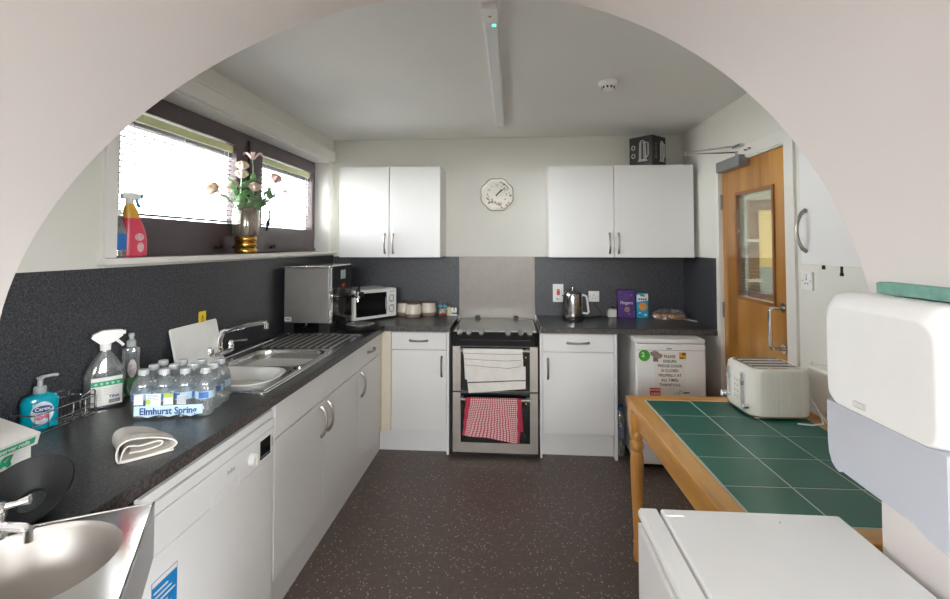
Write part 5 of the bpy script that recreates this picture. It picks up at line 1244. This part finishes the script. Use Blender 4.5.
t = thing('sill_bottle', 'clear bottle with blue label at the left end of the window sill', 'bottle', (-1.565, 1.800, SZ), R(75), world=False)
b = NB(); loft(b, [ellip(0, 0, .026, .022, 0), ellip(0, 0, .030, .026, .006), ellip(0, 0, .030, .026, .10), ellip(0, 0, .022, .02, .135), ellip(0, 0, .012, .012, .155), ellip(0, 0, .012, .012, .17)], True, True); obj('bottle_body', b, PET, t, ang=50)
b = NB(); loft(b, [ellip(0, 0, .0305, .0265, .03), ellip(0, 0, .0305, .0265, .095)]); obj('bottle_label', b, BLUE, t)
b = NB(); lathe(b, [(0, .166), (.014, .166), (.014, .188), (0, .19)], seg=16); obj('bottle_cap', b, WHITEPL, t)

vx, vy = -1.548, 2.700
t = thing('flower_vase', 'smoky glass vase with gold ringed base on the window sill', 'vase', (vx, vy, SZ))
b = NB(); lathe(b, [(.060, .098), (.070, .108), (.0745, .15), (.0745, .20), (.070, .25), (.064, .285), (.066, .293), (.063, .295), (.061, .285), (.067, .25), (.0715, .20), (.0715, .15), (.067, .11), (.057, .100)], (vx, vy, SZ), 40); obj('glass_body', b, VASEG, t)
b = NB(); lathe(b, [(0, 0), (.056, 0), (.060, .006), (.061, .022), (.056, .030), (.054, .033), (.060, .040), (.062, .050), (.060, .060), (.054, .065), (.060, .072), (.062, .084), (.060, .096), (.056, .100), (0, .100)], (vx, vy, SZ), 40); obj('gold_base', b, GOLD, t)
def flower(pos, m, kind, lab, seed):
    rnd = random.Random(seed); p = Vector(pos)
    b0 = Vector((vx+rnd.uniform(-.025, .025), vy+rnd.uniform(-.025, .025), SZ+.103+.004*(seed % 4)))
    a = rnd.uniform(0, 6.28); mth = Vector((vx+.042*math.cos(a)*.6, vy+.042*math.sin(a)*.6, SZ+.285))
    dirh = Vector((p.x-vx, p.y-vy, 0)); 
    if dirh.length > .02: mth = Vector((vx, vy, SZ+.285))+dirh.normalized()*.046
    pts = []
    for k in range(13):
        s = k/12; pts.append(b0*(1-s)**2+mth*2*s*(1-s)+p*s*s)
    t = thing('cut_flower', lab, 'flower', tuple(b0), group='flowers in the vase on the sill')
    b = NB(); tube(b, pts, .0026, 6); obj('stem', b, LEAF, t)
    d = (pts[-1]-pts[-2]).normalized()
    q = Vector((0, 0, 1)).rotation_difference(d).to_matrix().to_4x4()
    HM = Matrix.Translation(p) @ q
    b = NB()
    if kind == 'lily':
        for k in range(6):
            def fp(u, v, k=k):
                w = .013*math.sin(PI*min(1, u*.94+.06))**.8; r = .010+.052*u; z = .042*math.sin(u*1.9)-.012*u*u
                return HM @ (Matrix.Rotation(k*PI/3, 4, 'Z') @ Vector((r, (v-.5)*2*w, z+.006*abs(v-.5))))
            sheet(b, fp, 8, 4)
    else:
        for ring, (n_, rr_, op) in enumerate(((3, .014, .05), (5, .024, .35), (7, .031, .6))):
            for k in range(n_):
                def fp(u, v, k=k, n_=n_, rr_=rr_, op=op, ring=ring):
                    a = 2*PI*(k+.5*ring)/n_; w = rr_*.85*math.sin(PI*(.12+.80*u))
                    r = rr_*(.15+.85*math.sin(.25+u*2.15))+op*.006*u*u; z = -.024+.052*u-op*.012*u*u
                    return HM @ (Matrix.Rotation(a, 4, 'Z') @ Vector((r-.25*abs(v-.5)*rr_, (v-.5)*2*w, z)))
                sheet(b, fp, 6, 4)
    obj('bloom', b, m, t, ang=60)
    nl = 8
    for k in range(nl):
        s = .42+.46*k/nl; i = int(s*12); base = pts[i]; ang = rnd.uniform(0, 2*PI)
        o2 = Vector((math.cos(ang), math.sin(ang), rnd.uniform(.25, 1.1))).normalized()
        if base.x+o2.x*.12 < -1.612: o2.x = abs(o2.x)*.6
        side = o2.cross(Vector((0, 0, 1))).normalized(); L_ = rnd.uniform(.10, .16)
        def fl(u, v, base=base, o2=o2, side=side, L_=L_):
            w = .0165*math.sin(PI*(.04+.93*u))
            return base+o2*(L_*u)+side*((v-.5)*2*w)+Vector((0, 0, -.030*u*u+.004*abs(v-.5)))
        b = NB(); sheet(b, fl, 8, 3); obj('leaf', b, LEAF, t, ang=60)
FL = [((-1.575, 2.70, 1.942), PETALC, 'rose', 'peach rose standing tallest beside the pink lily in the vase'),
      ((-1.512, 2.70, 1.975), PETALP, 'lily', 'pink lily at the very top of the vase arrangement'),
      ((-1.560, 2.67, 1.888), PETALC, 'rose', 'pale peach rose just under the tallest rose in the vase'),
      ((-1.585, 2.612, 1.815), PETALP, 'rose', 'pink-peach rose left of centre, level with the leaves'),
      ((-1.600, 2.463, 1.778), PETALC, 'rose', 'small peach rose leaning far left out of the vase'),
      ((-1.405, 2.77, 1.876), PETALP, 'rose', 'mauve-pink rose high on the right of the vase'),
      ((-1.375, 2.775, 1.786), PETALP, 'lily', 'pink lily drooping low on the right of the vase'),
      ((-1.490, 2.69, 1.812), PETALP, 'rose', 'dusky pink rose low in the middle of the arrangement')]
for i, (p, m, k, l) in enumerate(FL): flower(p, m, k, l, 31+i)

# ------------------------------------------------------------------ outside, light, camera
b = NB(); box(b, -30, -1.9, -25, 30, -.5, -.35); box(b, -1.9, 30, -25, -3.4, -.5, -.35); box(b, 3.5, 30, -3.4, 30, -.5, -.35); o = struct('ground_outside', b, mat('paving', (.34, .33, .31), .9, var=.2, vscale=4))

wd = bpy.data.worlds.new('overcast'); bpy.context.scene.world = wd; wd.use_nodes = True
N = wd.node_tree.nodes; L = wd.node_tree.links
bg = N['Background']; bg.inputs['Color'].default_value = (.97, 1.0, .995, 1); bg.inputs['Strength'].default_value = 26.0

def portal(name, loc, rot, sx, sy):
    l = bpy.data.lights.new(name, 'AREA'); l.shape = 'RECTANGLE'; l.size = sx; l.size_y = sy; l.cycles.is_portal = True
    o = bpy.data.objects.new(name, l); C.objects.link(o); o.location = loc; o.rotation_euler = rot
portal('window_portal', (XL-.205, (WY0+WY1)/2, (WZ0+WZ1)/2), (0, R(-90), 0), WZ1-WZ0, WY1-WY0)
portal('fill_back_portal', (-.15, NY0-.105, 1.825), (R(90), 0, 0), 2.7, .85)  # guides sky light through the added back window
portal('fill_side_portal', (NX1+.105, -1.15, 1.55), (0, R(90), 0), 1.2, 1.5)
l = bpy.data.lights.new('corridor_fill', 'AREA'); l.size = .5; l.energy = 40; l.color = (1, .95, .85)  # added unseen area light, the corridor gets no daylight
o = bpy.data.objects.new('corridor_fill', l); C.objects.link(o); o.location = (2.2, 3.9, ZC-.02)

cam = bpy.data.cameras.new('camera'); co = bpy.data.objects.new('camera', cam); C.objects.link(co)
f = 480.6
cam.sensor_fit = 'HORIZONTAL'; cam.sensor_width = 36; cam.lens = f/950*36
cam.shift_y = -(299.5-229.0)/950
cam.clip_start = .02
co.location = (0, 0, 1.473); co.rotation_euler = (PI/2+.034, 0, .0756)
sc_ = bpy.context.scene; sc_.camera = co
sc_.cycles.diffuse_bounces = 8; sc_.cycles.transparent_max_bounces = 32
vs = sc_.view_settings
vs.view_transform = 'Standard'; vs.look = 'None'; vs.gamma = 1.0; vs.use_curve_mapping = False; vs.exposure = 0.55
